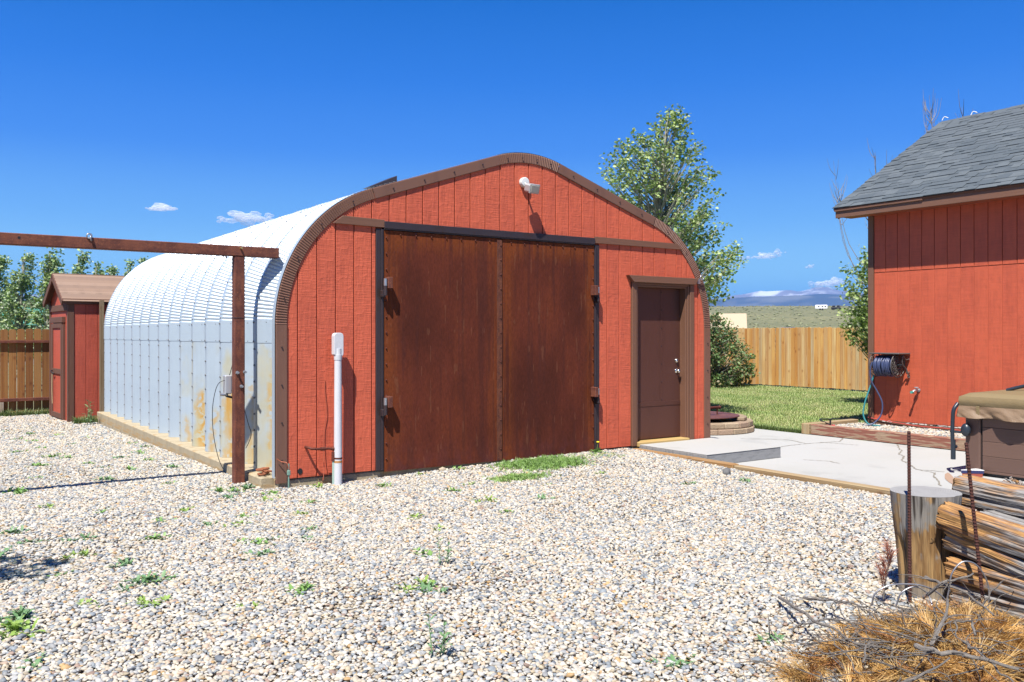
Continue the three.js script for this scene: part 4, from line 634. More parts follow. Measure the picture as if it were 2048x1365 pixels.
// ---------- small shed ----------
{
  seed(161);
  const t = thing('small_shed', 'narrow red garden shed with brown trim and tan shingle roof behind the metal garage', 'shed', [2.457, -.21, -9.6], .065), W = 1.66, D = 2.3, E = 2.3, RH2 = 2.8;
  // local axes: x into the shed, door face at x = 0, side wall seen at z = 0
  part('side_wall', bxx(.02, D, 0, E + .02, -.09, -.02, 1), M.redBack, t); for (let x = .09; x < D; x += .2032) part('siding_board', bxx(x + .003, Math.min(x + .2002, D), .0, 2.2, -.02, -.004, 1, .003), M.redShed, t);
  part('side_wall', bxx(.02, D, 0, E, -W + .02, -W + .09, 1), M.redShed, t); part('back_wall', bxx(D - .05, D, 0, E, -W + .1, -.1, 1), M.redShed, t);
  part('front_wall', uvm(poly([[0, 0], [W, 0], [W, E], [W / 2, RH2 - .04], [0, E]], .05).rotateY(Math.PI / 2).translate(.004, 0, 0)), M.redShed, t);
  part('corner_board', bxx(-.02, .003, 0, 2.28, -.085, .012, 1), M.brownWood, t); part('corner_board', bxx(.0035, .09, 0, 2.28, -.019, .01, 1), M.brownWood, t); part('corner_board', bxx(-.02, .003, 0, 2.28, -W, -W + .09, 1), M.brownWood, t);
  part('frieze_board', bxx(-.024, .003, 2.08, 2.2, -W, -.086, 2), M.brownWood, t); part('eave_board', bxx(-.12, D + .1, 2.2, 2.3, .012, .035, 0), M.brownWood, t);
  const dw = part('shed_door', bxx(-.03, .002, .04, 1.85, -1.3, -.38, 1), M.redShed, t);
  for (const [y0, y1, z0, z1] of [[.04, 1.85, -.47, -.38], [.04, 1.85, -1.3, -1.21], [1.76, 1.85, -1.2, -.48], [.04, .14, -1.2, -.48], [.88, .98, -1.2, -.48]]) part('door_trim', bxx(-.052, -.031, y0, y1, z0, z1, 1), M.brownWood, dw);
  part('door_casing', bxx(-.04, .003, .0, 1.95, -.375, -.3, 1), M.brownWood, t); part('door_casing', bxx(-.06, .003, 1.86, 1.97, -1.38, -.29, 2), M.brownWood, t); part('door_casing', bxx(-.04, .003, .0, 1.85, -1.39, -1.305, 1), M.brownWood, t);
  part('latch', tube([[-.06, .93, -1.15], [-.09, .93, -1.12], [-.09, .9, -1.05], [-.06, .88, -1.0]], .012, 10, 6), M.black, dw); part('pull_rope', tube([[-.08, .9, -1.05], [-.085, .6, -1.05], [-.08, .3, -1.04]], .008, 10, 5), mat([.45, .35, .2], { roughness: 1 }), dw);
  const ang = Math.atan2(RH2 - E, W / 2), sl = Math.hypot(RH2 - E, W / 2) + .075;
  for (const s of [1, -1]) { const g = new THREE.Group(); g.name = 'roof_slope'; g.position.set(0, RH2, -W / 2); g.rotation.x = s > 0 ? ang : -ang; t.add(g);
    part('roof_board', bxx(-.1, D + .1, -.035, -.01, s > 0 ? 0 : -sl, s > 0 ? sl : 0, 0), M.brownWood, g);
    for (let k = 0; k < 9; k++) { const a = sl - k * sl / 9, c = ruv(cbox(D + .23, .009, sl / 9 + .03, .002), 0).rotateX(.06 * s).translate(D / 2, .0, s * (a - sl / 18 - .004)); part('shingle_course', c, M.shedShingle[k % 3], g); }
    part('barge_board', bxx(-.13, -.1, -.11, .004, s > 0 ? -.01 : -sl, s > 0 ? sl : .01, 2), M.brownWood, g); }
  single('leaning_panel', 'weathered grey plank edge standing between shed and metal garage', 'plank', bxx(2.93, 3.0, -.1, 2.06, -9.33, -9.24, 1, .004), mat([.17, .14, .1], { map: woodMap, bumpMap: woodBump, bumpScale: .006, roughness: .95 }));
}

// ---------- trees and shrubs ----------
const RD = [Math.cos(HEAD), Math.sin(HEAD)], FD = [Math.sin(HEAD), -Math.cos(HEAD)];
const leafGeo = (() => { const g = new THREE.BufferGeometry(); g.setAttribute('position', new THREE.Float32BufferAttribute([0, 0, -.5, .42, .1, -.08, 0, .0, .0, 0, 0, -.5, 0, 0, 0, -.42, .1, -.08, .42, .1, -.08, .3, .06, .32, 0, 0, 0, 0, 0, 0, -.3, .06, .32, -.42, .1, -.08, .3, .06, .32, 0, -.02, .55, 0, 0, 0, 0, 0, 0, 0, -.02, .55, -.3, .06, .32], 3)); g.computeVertexNormals(); return g; })();
const leafMats = [M.leaf([1, 1, 1], .5)];
function leavesMesh(list, parent, name, palette) {
  const im = new THREE.InstancedMesh(leafGeo, leafMats[0], list.length), m4 = new THREE.Matrix4(), q = new THREE.Quaternion(), e = new THREE.Euler(), c = new THREE.Color();
  list.forEach(([x, y, z, s], i) => { e.set(rr(-1.1, 1.1), rnd() * 6.283, rr(-1.1, 1.1)); m4.compose(V(x, y, z), q.setFromEuler(e), V(s, s, s)); im.setMatrixAt(i, m4); const a = palette[Math.floor(rnd() * palette.length)], k = rr(.75, 1.3); im.setColorAt(i, c.setRGB(a[0] * k, a[1] * k, a[2] * k)); });
  im.name = name; im.userData = { kind: 'stuff' }; parent.add(im);
}
const aspenPal = [[.18, .28, .06], [.3, .42, .11], [.4, .52, .16], [.46, .54, .24], [.14, .22, .05]];
const bluePal = [[.16, .28, .11], [.26, .39, .18], [.4, .5, .31], [.12, .2, .08], [.45, .52, .36]];
// crown given by [height, left, right] along the yard's cross direction; leaf sprays sit on their own limbs
function tree(name, label, pos, env, o) {
  const t = thing(name, label, o.cat || 'tree', pos, 0, o.group), H = env[env.length - 1][0], limbs = [], dry = [], leaves = [], lean = o.lean || 0;
  const at = y => { let k = 0; while (k < env.length - 2 && y > env[k + 1][0]) k++; const a = env[k], b = env[k + 1], f = clamp((y - a[0]) / (b[0] - a[0])); return [a[1] + (b[1] - a[1]) * f, a[2] + (b[2] - a[2]) * f]; };
  const stem = y => { const w = lean * (y / H) ** 1.6; return V(RD[0] * w, y, RD[1] * w); };
  if (o.trunk !== false) { const pts = []; for (let k = 0; k <= 8; k++) { const y = H * .97 * k / 8, p = stem(y); pts.push(V(p.x + (k ? gauss() * .03 : 0), y - (k ? 0 : .05), p.z + (k ? gauss() * .03 : 0))); } part('trunk', tube(pts, o.r, 24, 9, .012), o.bark || M.aspenBark, t); }
  const ymin = env[0][0];
  for (let k = 0; k < o.sprays; k++) {
    let y, w, tries = 0; do { y = ymin + (H - ymin) * rnd(); w = at(y); } while (rnd() * (o.wmax || 2.4) > w[1] - w[0] + .1 && ++tries < 40);
    const c = (w[0] + w[1]) / 2, r = (w[1] - w[0]) / 2, a = rnd() * 6.283, d = Math.pow(rnd(), .45) * r, dr = c + Math.cos(a) * d, df = Math.sin(a) * d * (o.deep || .9);
    const P = V(RD[0] * dr + FD[0] * df, y, RD[1] * dr + FD[1] * df), low = Math.max(.15 * H, y - .35 - d * .75), B = stem(low);
    limbs.push(tube([B, B.clone().lerp(P, .5).add(V(0, -.03 * d, 0)), P], Math.min(o.r * .35, .012 + .012 * d), 6, 4, .003));
    for (let i = 0; i < o.per; i++) { const f = rr(-.35, .12), q = P.clone().lerp(B, -f > 0 ? -f * .6 : 0); leaves.push([q.x + gauss() * o.spread + (o.wind || 0) * rnd(), q.y + gauss() * o.spread * .8, q.z + gauss() * o.spread, o.leaf * rr(.7, 1.25)]); }
  }
  if (o.dead) for (let k = 0; k < o.dead.n; k++) { const B = stem(rr(.5, .8) * H), a = rnd() * 6.283, top = rr(o.dead.y0, o.dead.y1), s = rr(.15, .9) * o.dead.w, P = V(B.x + Math.cos(a) * s, top, B.z + Math.sin(a) * s), mid = B.clone().lerp(P, .5).add(V(Math.cos(a) * s * .25, -.1, Math.sin(a) * s * .25)); dry.push(tube([B, mid, P], .012, 8, 4, .003)); for (let j = 0; j < 6; j++) { const f = rr(.4, .95), Q = mid.clone().lerp(P, f), b = rnd() * 6.283; dry.push(tube([Q, Q.clone().add(V(Math.cos(b) * .12, .16, Math.sin(b) * .12)), Q.clone().add(V(Math.cos(b) * .2, rr(.3, .6), Math.sin(b) * .2))], .008, 5, 4, .0025)); } }
  part('limbs', merge(limbs), o.bark || M.aspenBark, t); if (dry.length) part('dry_branches', merge(dry), M.branch, t);
  leavesMesh(leaves, t, 'crown', o.pal || aspenPal); return t;
}
seed(201);
const px2 = (x, k) => (x - 1290) / k;
tree('aspen_tree', 'tall windblown aspen with pale trunk rising behind the garage', [11.8, -.2, -4.0], [[2.25, 1400, 1432], [2.5, 1300, 1462], [2.97, 1240, 1478], [3.3, 1225, 1482], [3.5, 1195, 1450], [3.94, 1172, 1420], [4.42, 1172, 1425], [4.9, 1190, 1408], [5.25, 1212, 1385], [5.5, 1250, 1375], [5.77, 1300, 1362], [6.02, 1316, 1346]].map(e => [e[0], px2(e[1], 103.5), px2(e[2], 103.5)]), { r: .1, lean: .35, sprays: 410, per: 27, spread: .1, leaf: .064, wind: .12, wmax: 2.6 });
seed(202);
tree('aspen_tree', 'aspen with dry bare top branches standing behind the house corner', [18.35, -.25, -3.25], [[1.35, -.5, .4], [1.8, -.95, .9], [2.3, -1.05, 1], [2.8, -1.0, 1], [3.3, -.85, .9], [3.7, -.45, .5]], { r: .09, sprays: 230, per: 26, spread: .12, leaf: .078, wind: .05, dead: { n: 9, y0: 4.4, y1: 6.2, w: 1.3 }, wmax: 2.2 });
seed(203);
tree('bare_tree', 'bare dry twigs of a tree showing above the house roof', [19.6, -.25, -2.2], [[2, -.4, .4], [3.4, -.5, .6], [5.2, -.3, .3]], { r: .08, sprays: 6, per: 6, spread: .1, leaf: .06, dead: { n: 10, y0: 5.2, y1: 7.2, w: 1.1 } });
seed(204);
tree('lilac_bush', 'dense dark green bush in front of the board fence', [20.9, -.22, -10.6], [[0, -1.2, 1.0], [.5, -1.6, 1.25], [1.1, -1.6, 1.25], [1.6, -1.3, .85], [2.1, -1.05, .3], [2.55, -.9, -.3]], { cat: 'bush', r: .05, lean: -.5, sprays: 330, per: 32, spread: .11, leaf: .075, pal: [[.11, .21, .05], [.17, .29, .08], [.25, .37, .13], [.07, .14, .04], [.26, .2, .08]], bark: M.branch, wmax: 2.9 });
{ // row of poplars beyond the stained fence
  const rows = [[35, 27, 508, 42, 'big feathery aspen at the far left behind the stained fence'], [90, 26, 497, 30, 'tall narrow aspen behind the left fence, closest to the small shed'], [-14, 29, 515, 30, 'aspen cut off by the left edge behind the stained fence'], [148, 38, 507, 28, 'tallest distant poplar showing above the small shed roof'], [186, 40, 522, 22, 'middle distant poplar above the small shed roof'], [214, 43, 536, 15, 'small far poplar above the right part of the shed roof'], [252, 44, 524, 10, 'narrow poplar tip just left of the metal roof'], [277, 44, 514, 18, 'poplar top partly hidden by the curve of the metal roof']];
  rows.forEach(([px, d, py, hw, label], k) => { seed(210 + k); const S = d / 1760, xr = (px - 1024) * S, X = RD[0] * xr + FD[0] * d, Z = 8.48 + RD[1] * xr + FD[1] * d, top = 1.42 + (670 - py) * S + .25, w = hw * S; const far = d > 33;
    tree('poplar_tree', label, [X, -.3, Z], [[.25 * top, -w * .95, w * .9], [.45 * top, -w * 1.05, w], [.65 * top, -w * .85, w * .9], [.82 * top, -w * .55, w * .7], [.93 * top, -w * .1, w * .6], [top + .1, w * .2, w * .5]], { r: far ? .09 : .07, lean: w * .3, sprays: far ? 85 : 150, per: far ? 26 : 30, spread: far ? .15 : .12, leaf: far ? .12 : .08, wind: .22, pal: bluePal.concat(aspenPal.slice(0, 3)), group: 'poplars and aspens beyond the fences', wmax: w * 2 }); });
}
seed(220);
tree('young_aspen', 'young leafy aspen left of the view, throwing a small shadow on the gravel', [-.8, -.1, 2.85], [[2.3, -.25, .3], [2.7, -.45, .5], [3.1, -.3, .3]], { r: .03, sprays: 20, per: 18, spread: .09, leaf: .065 });

// lawn grass, weeds in the gravel
function blade(l, w, bend, a, x = 0, z = 0, c = 4) { return grid(1, c, (u, v) => { const k = (u - .5) * w * (1 - v * v * .95), out = bend * l * v * v, y = l * v * (1 - .35 * bend * v); return [x + Math.cos(a) * out - Math.sin(a) * k, y, z + Math.sin(a) * out + Math.cos(a) * k]; }); }
function turf(name, label, spots, pal, hgt, w) {
  const gs = []; for (let k = 0; k < 6; k++) gs.push(blade(hgt * rr(.6, 1.2), w, rr(.2, .9), rnd() * 6.283, gauss() * .016, gauss() * .016, 2)); const g = merge(gs);
  const im = new THREE.InstancedMesh(g, M.leaf([1, 1, 1], .3), spots.length), m4 = new THREE.Matrix4(), c = new THREE.Color(), q = new THREE.Quaternion();
  spots.forEach(([x, y, z], i) => { const s = rr(.7, 1.35); m4.compose(V(x, y, z), q.setFromAxisAngle(V(0, 1, 0), rnd() * 6.283), V(s, s * rr(.7, 1.2), s)); im.setMatrixAt(i, m4); const n = fb(x / 6 + 9, z / 6 + 9, 9, 9, 3, 431), a = pal[clamp(Math.floor((n * .75 + rnd() * .45 - .1) * pal.length), 0, pal.length - 1)], k = rr(.8, 1.2); im.setColorAt(i, c.setRGB(a[0] * k, a[1] * k, a[2] * k)); });
  im.name = nm(name); im.userData = { kind: 'stuff', label, category: 'grass' }; scene.add(im);
}
seed(231);
{
  const s = []; for (let i = 0; i < 90000; i++) { const z = rr(-12, -.42), x = rr(9.3, 22.3), k = x / (8.48 - z); if (k < .98 || k > 1.66 || (x < 11.66 && z > -2.62)) continue; s.push([x, -.17 - .05 * sstep(14, 20, x), z]); }
  turf('lawn_grass', 'mown lawn grass with paler dry patches in front of the board fence', s, [[.17, .27, .06], [.25, .34, .09], [.34, .41, .14], [.44, .44, .2], [.3, .34, .11]], .055, .008);
  const e = []; for (let i = 0; i < 900; i++) { const z = rr(-2.6, -.36); e.push([11.64 + Math.abs(gauss()) * .1, -.15, z]); } turf('edge_grass', 'longer grass tufts along the patio edge of the lawn', e, [[.13, .2, .04], [.2, .26, .07]], .1, .007);
  const p = []; for (let i = 0; i < 5600; i++) { const x = 5.95 + gauss() * .36, z = .42 + gauss() * .24; if (z < .05 || fb(x / 3 + 7, z / 3 + 7, 11, 11, 3, 443) < .3 + .22 * rnd()) continue; p.push([x, gh(x, z) + .004, z]); } for (let i = 0; i < 130; i++) { const x = rr(6.4, 7.1), z = .35 + gauss() * .18; p.push([x, gh(x, z), z]); } for (let i = 0; i < 700; i++) p.push([5.3 + gauss() * .25, gh(5.3, .9), .95 + gauss() * .12]);
  turf('grass_patch', 'low green grass patch growing through the gravel before the rusty doors', p, [[.14, .26, .05], [.2, .34, .07], [.26, .38, .09]], .034, .006);
  const q = []; for (let i = 0; i < 260; i++) q.push([rr(1.4, 2.5), -.2, -11.72 + rr(0, .15)]); for (let i = 0; i < 200; i++) q.push([2.5 + rnd() * .5, -.2, -9.5 + rnd() * .3]); turf('fence_grass', 'thin grass growing along the foot of the left fence and shed', q, [[.12, .2, .04], [.2, .26, .09]], .13, .007);
}
const weedMat = M.leaf([.17, .32, .07], .25), weedMat2 = M.leaf([.13, .25, .1], .2), weedMat3 = M.leaf([.25, .38, .07], .3);
function toothed(l, w, rise, a, x, y, z) { return grid(2, 9, (u, v) => { const tooth = v > .15 && v < .95 ? (Math.round(v * 9) % 2 ? 1 : .5) : .35, k = (u - .5) * w * Math.sin(Math.PI * Math.min(.98, .12 + .86 * v)) * tooth * 2, out = l * v * Math.cos(rise) * (1 - .1 * v), yy = l * (v * Math.sin(rise) - .3 * v * v * v) + Math.abs(u - .5) * w * .4; return [x + Math.cos(a) * out - Math.sin(a) * k, y + yy, z + Math.sin(a) * out + Math.cos(a) * k]; }); }
seed(241);
const weedGeos = [];
for (let k = 0; k < 7; k++) {
  const gs = [], n = 9 + k;
  if (k < 5) for (let c = 0; c < 3 + k; c++) { const cx = gauss() * .045, cz = gauss() * .045; for (let i = 0; i < 9; i++) gs.push(toothed(rr(.03, .075), rr(.006, .011), rr(.15, 1.25), i * 2.4 + rnd(), cx + gauss() * .006, 0, cz + gauss() * .006)); }
  else { for (let s = 0; s < 3; s++) { const h = rr(.1, .2), bx = gauss() * .03, bz = gauss() * .03, lx = gauss() * .04, lz = gauss() * .04; gs.push(tube([[bx, 0, bz], [bx + lx * .5, h * .5, bz + lz * .5], [bx + lx, h, bz + lz]], .003, 5, 4, .0015)); for (let i = 0; i < 9; i++) { const f = .1 + .9 * i / 9; gs.push(toothed(rr(.04, .085) * (1.15 - .5 * f), rr(.006, .011), rr(.1, .9), i * 2.4 + s, bx + lx * f, h * f, bz + lz * f)); } } }
  weedGeos.push(merge(gs));
}
const WEEDS = [[1.21, -4.90, 1], [1.70, -8.72, 1], [1.64, -7.76, 1], [1.40, -8.41, 1], [1.64, -4.29, 1], [1.58, -6.48, 1], [1.89, -2.47, 1], [1.47, -4.09, 1], [0.91, -1.20, 2], [1.63, -3.80, 1], [2.16, -4.58, 1], [2.09, -2.11, 1], [2.7, -5.15, 1], [2.75, -4.54, 1], [2.53, -2.03, 1], [2.51, -4.01, 1], [2.52, -3.68, 1], [1.75, 0.96, 1], [1.96, 0.60, 1], [1.98, 1.35, 1], [2.16, 1.42, 1], [2.57, -0.06, 2], [2.77, 0.55, 1], [0.74, 1.17, 2], [0.64, 0.81, 2], [0.55, 1.56, 2], [1.01, 1.32, 1], [0.93, 1.82, 1], [1.19, 2.27, 1], [1.20, 2.75, 1], [1.28, 2.84, 1], [1.10, 2.85, 1], [1.16, 3.24, 1], [0.81, 3.08, 1], [0.43, 3.32, 2], [0.51, 3.91, 1], [3.36, 0.12, 1], [4.56, 0.1, 1], [5.00, 0.14, 1], [4.36, 1.17, 1], [4.67, 0.94, 1], [3.40, 2.54, 1], [2.35, 1.20, 1], [2.07, 2.18, 2], [2.02, 2.49, 2], [1.97, 2.05, 1], [2.23, 2.10, 1], [2.54, 2.01, 1], [2.45, 2.28, 1], [1.94, 3.45, 1], [2.99, 3.13, 2], [2.49, 3.83, 2], [2.57, 3.94, 2], [2.90, 5.59, 2], [3.55, 5.60, 2], [7.16, 2.39, 1], [6.54, 2.15, 1], [4.86, 1.98, 2], [6.11, 1.29, 1], [4.22, 2.23, 1], [3.45, 1.96, 1], [4.30, 1.75, 1], [2.68, -.15, 2], [2.45, .2, 1], [2.85, .25, 1], [1.95, -5.6, 1], [2.3, -6.4, 1], [1.35, -6.9, 1], [1.8, -3.0, 1], [1.3, -3.2, 1], [1.15, -2.1, 1], [1.5, -5.3, 1], [2.0, -7.2, 1], [1.75, -1.5, 1], [1.0, -.2, 1], [1.4, .3, 1], [2.2, -.9, 1], [2.45, -2.9, 1], [2.2, -3.4, 1], [1.5, 1.6, 1], [.8, 2.3, 1], [1.55, 3.6, 1], [2.75, 1.3, 1], [3.0, .9, 1], [3.9, .5, 1], [5.3, 1.4, 1]];
seed(251);
WEEDS.forEach(([x, z, s], i) => { const big = s > 1; single(big ? 'leafy_weed' : 'weed', big ? 'medium leafy weed growing among the gravel' : 'small green weed sprouting from the gravel', 'weed', weedGeos[i % 5], [weedMat, weedMat2, weedMat3][Math.floor(rnd() * 3)], [x, gh(x, z) - .004, z], rnd() * 6.28, big ? 'medium weeds in the gravel' : 'small weeds in the gravel').scale.set(1, rr(.6, .95), 1).multiplyScalar((big ? 1.55 : 1.25) * rr(.8, 1.3)); });
for (const [x, z, s, k, l] of [[.47, 3.11, 1.7, 4, 'broad leafed weed near the left edge of the yard in front'], [2.94, 3.45, 1.0, 6, 'dark toothed thistle weed in the middle of the gravel'], [2.08, 4.88, 1.1, 6, 'upright weed in the gravel nearest the bottom edge'], [2.72, -8.9, 2.3, 5, 'tall thistle growing where the shed meets the metal garage']]) single('thistle', l, 'weed', weedGeos[k], weedMat2, [x, gh(x, z), z], k).scale.setScalar(s);
{ const t = thing('dandelion', 'dandelion with one yellow flower at the foot of the rusty doors', 'flower', [7.0, gh(7, .1), .13]); part('leaves', merge([0, 1, 2, 3, 4, 5, 6, 7].map(i => toothed(rr(.09, .15), .03, rr(.3, .9), i * .8, 0, 0, 0))), weedMat, t); part('stalk', tube([[0, 0, 0], [.01, .06, 0], [.015, .13, .01]], .003, 6, 4), weedMat3, t); part('flower_head', new THREE.SphereGeometry(.02, 10, 6).scale(1, .5, 1).translate(.015, .135, .01), mat([.8, .58, .01], { roughness: .7 }), t); }
single('grey_rock', 'single dark grey rock on the gravel near the patio timber', 'rock', pebbleGeos[2], mat([.15, .15, .15], { map: granule, bumpMap: concBump, bumpScale: .01, roughness: .95 }), [7.3, -.07, 1.95], .7).scale.set(.08, .075, .055);
single('pale_rock', 'pale tan rock lying against the foot of the rusty doors', 'rock', pebbleGeos[1], mat([.36, .3, .22], { roughness: .9 }), [4.83, gh(4.83, .1) + .015, .1]).scale.set(.045, .05, .04);

// ---------- wood pile, stump, rebar, brush ----------
function splitLog(len, w, h, s, sag = 0) {                // split firewood along z, ragged cross-section; uv in metres along the grain
  const N = 46, K = 30, prof = []; for (let i = 0; i < N; i++) { const a = i / N * 6.2832, sq = 1 / Math.pow(Math.pow(Math.abs(Math.cos(a)), 5) + Math.pow(Math.abs(Math.sin(a)), 5), 1 / 5); const k = sq * (.84 + .22 * fb(i / N, s * .37, 5, 7, 2, 451) + .07 * hsh(i, s, 452)); prof.push([Math.cos(a) * w / 2 * k, Math.sin(a) * h / 2 * k]); }
  const f = (u, v) => { const i = Math.round(u * N) % N, p = prof[i], n = .92 + .16 * fb(u, v, 23, 4, 3, 455 + s), b = Math.sin(v * 3.1) * sag; return [p[0] * n + .012 * (fb(.2, v, 2, 3, 2, 460 + s) - .5), p[1] * n + b + .014 * (fb(.7, v, 2, 3, 2, 465 + s) - .5), (v - .5) * len + .03 * (v < .01 || v > .99 ? hsh(i, s, 3) - .5 : 0)]; };
  const g = grid(N, K, f); const uv = g.attributes.uv; for (let i = 0; i < uv.count; i++) uv.setXY(i, uv.getX(i) * (w + h) * 1.7, uv.getY(i) * len + s); { const gi = g.toNonIndexed(); gi.computeVertexNormals(); g.copy(gi); g.setIndex(null); }
  const caps = [0, 1].map(e => { const sh = new THREE.Shape(prof.map((p, i) => { const q = f(i / N, e); return new THREE.Vector2(q[0], q[1]); })); return new THREE.ShapeGeometry(sh).translate(0, 0, (e - .5) * len); });
  return merge([g, ...caps]);
}
seed(261);
{
  const logs = [ // x, y, z centre, length, w, h, tilt(x), turn, material, label
    [5.22, .46, 6.12, .95, .2, .17, .06, -.02, 0, 'topmost weathered split log at the back of the wood pile'],
    [4.83, .325, 6.22, .92, .15, .14, .17, .02, 1, 'split log with grey edge lying second from the top, its end reaching the stump'],
    [5.02, .30, 6.35, .95, .2, .12, .13, 0, 2, 'grey flat split log in the middle of the wood pile'],
    [4.85, .19, 6.2, .84, .15, .12, .2, -.04, 0, 'yellow brown split log under the grey edged one'],
    [4.86, .075, 6.28, .95, .17, .12, .1, .03, 1, 'striped split log low in the wood pile behind the leaning rebar'],
    [4.88, -.035, 6.3, .95, .2, .13, .02, 0, 0, 'bottom split log of the wood pile'],
    [5.15, .12, 6.3, .95, .24, .2, .06, 0, 2, 'split log hidden behind the front row of the wood pile'],
    [5.2, -.04, 6.3, .95, .26, .14, 0, 0, 1, 'lowest split log at the back of the wood pile'],
    [5.25, .29, 6.25, .95, .2, .16, .08, .02, 0, 'split log under the topmost one at the back'],
    [4.52, -.05, 6.28, .5, .1, .06, .05, -.3, 2, 'small grey wood splinter on the ground below the wood pile']];
  logs.forEach(([x, y, z, l, w, h, tilt, turn, m, label], i) => { const o = single('split_log', label, 'firewood', splitLog(l, w, h, i * 3 + 1), M.log[m], [x, y, z], turn, 'split logs in the wood pile'); o.rotation.x = tilt; });
  const st = thing('stump', 'upright weathered tree stump with sawn top beside the wood pile', 'stump', [4.93, -.11, 5.6]), N = 48;
  const rad = (u, v) => (.150 + .045 * v + .02 * Math.max(0, .15 - v) * 4) * (.94 + .1 * fb(u, v, 5, 2, 3, 471)) * (1 - .06 * sstep(.62, .7, fb(u, v, 16, 1, 3, 473))) * (Math.abs(u - .56) < .015 && v < .55 ? .8 : 1);
  const side = grid(N, 24, (u, v) => { const a = u * 6.2832, r = rad(u % 1, v); return [Math.cos(a) * r - .03 * v + .02, .61 * v, Math.sin(a) * r]; }); { const uv = side.attributes.uv; for (let i = 0; i < uv.count; i++) uv.setXY(i, uv.getX(i) * 1.5, uv.getY(i) * .61); }
  part('trunk', side, mat([.98, .96, .92], { map: tex(512, 512, (u, v) => { const w = u + .012 * fb(u, v, 4, 3, 3, 601), g = fb(w, v, 40, 3, 4, 602), h = fb(w, v, 110, 6, 3, 603), z = fb(u, v, 9, 5, 4, 604); let c = mixc([.36, .225, .095], [.21, .115, .042], sstep(.35, .65, g)); c = mixc(c, [.25, .235, .215], sstep(.6, .78, v + .9 * (z - .5) + .55 * (g - .5) - .04)); c = mixc(c, [.22, .2, .17], .8 * sstep(.2, .05, v + .3 * (z - .5))); const q = .72 + .55 * h; c = [c[0] * q, c[1] * q, c[2] * q]; return mixc(c, [.03, .022, .016], .9 * sstep(.66, .71, fb(w, v * .4, 26, 2, 4, 606))); }, [1.5, .61]), bumpMap: logBump, bumpScale: .006, roughness: .9 }), st);
  part('sawn_top', (() => { const sh = new THREE.Shape(); for (let i = 0; i < N; i++) { const u = i / N, r = rad(u, 1); sh[i ? 'lineTo' : 'moveTo'](Math.cos(u * 6.2832) * r - .01, Math.sin(u * 6.2832) * r); } return new THREE.ShapeGeometry(sh).rotateX(Math.PI / 2).scale(1, 1, 1).translate(0, .611, 0); })(), mat([.27, .265, .26], { map: tex(256, 256, (u, v) => { const r = Math.hypot(u - .48, v - .52), k = .8 + .25 * Math.sin(r * 190 + 6 * fb(u, v, 6, 6, 3, 481)) * .5 + .2 * fb(u, v, 12, 12, 3, 483); return [k, k, k]; }, [.4, .4]), roughness: .95 }), st);
  part('knot', new THREE.TorusGeometry(.014, .006, 6, 12).rotateY(-1.25).translate(-.13, .36, .1), mat([.12, .07, .03], { roughness: 1 }), st);
}
function rebar(label, a, b) {
  const A = V(...a), B = V(...b), d = B.clone().sub(A), L = d.length(), q = new THREE.Quaternion().setFromUnitVectors(V(0, 1, 0), d.clone().normalize()), t = thing('rebar_stake', label, 'rebar', a, 0, 'rebar stakes at the wood pile'), m = mat([.15, .07, .06], { map: rustMap, color: lin(.6, .72, .95), roughness: .75, metalness: .3 });
  t.quaternion.copy(q); part('bar', cyl(.0088, .0088, L, 10, [0, L / 2, 0]), m, t); const gs = []; for (let y = .02; y < L; y += .017) { const g = new THREE.TorusGeometry(.0094, .0026, 4, 10).rotateX(Math.PI / 2 + .3); g.translate(0, y, 0); gs.push(g); } part('ribs', merge(gs), m, t).userData.kind = 'stuff';
}
rebar('upright rebar stake standing in front of the stump', [4.665, -.12, 5.66], [4.66, .875, 5.655]); rebar('leaning rebar stake in front of the split logs', [4.665, -.14, 6.085], [4.583, .853, 6.023]);
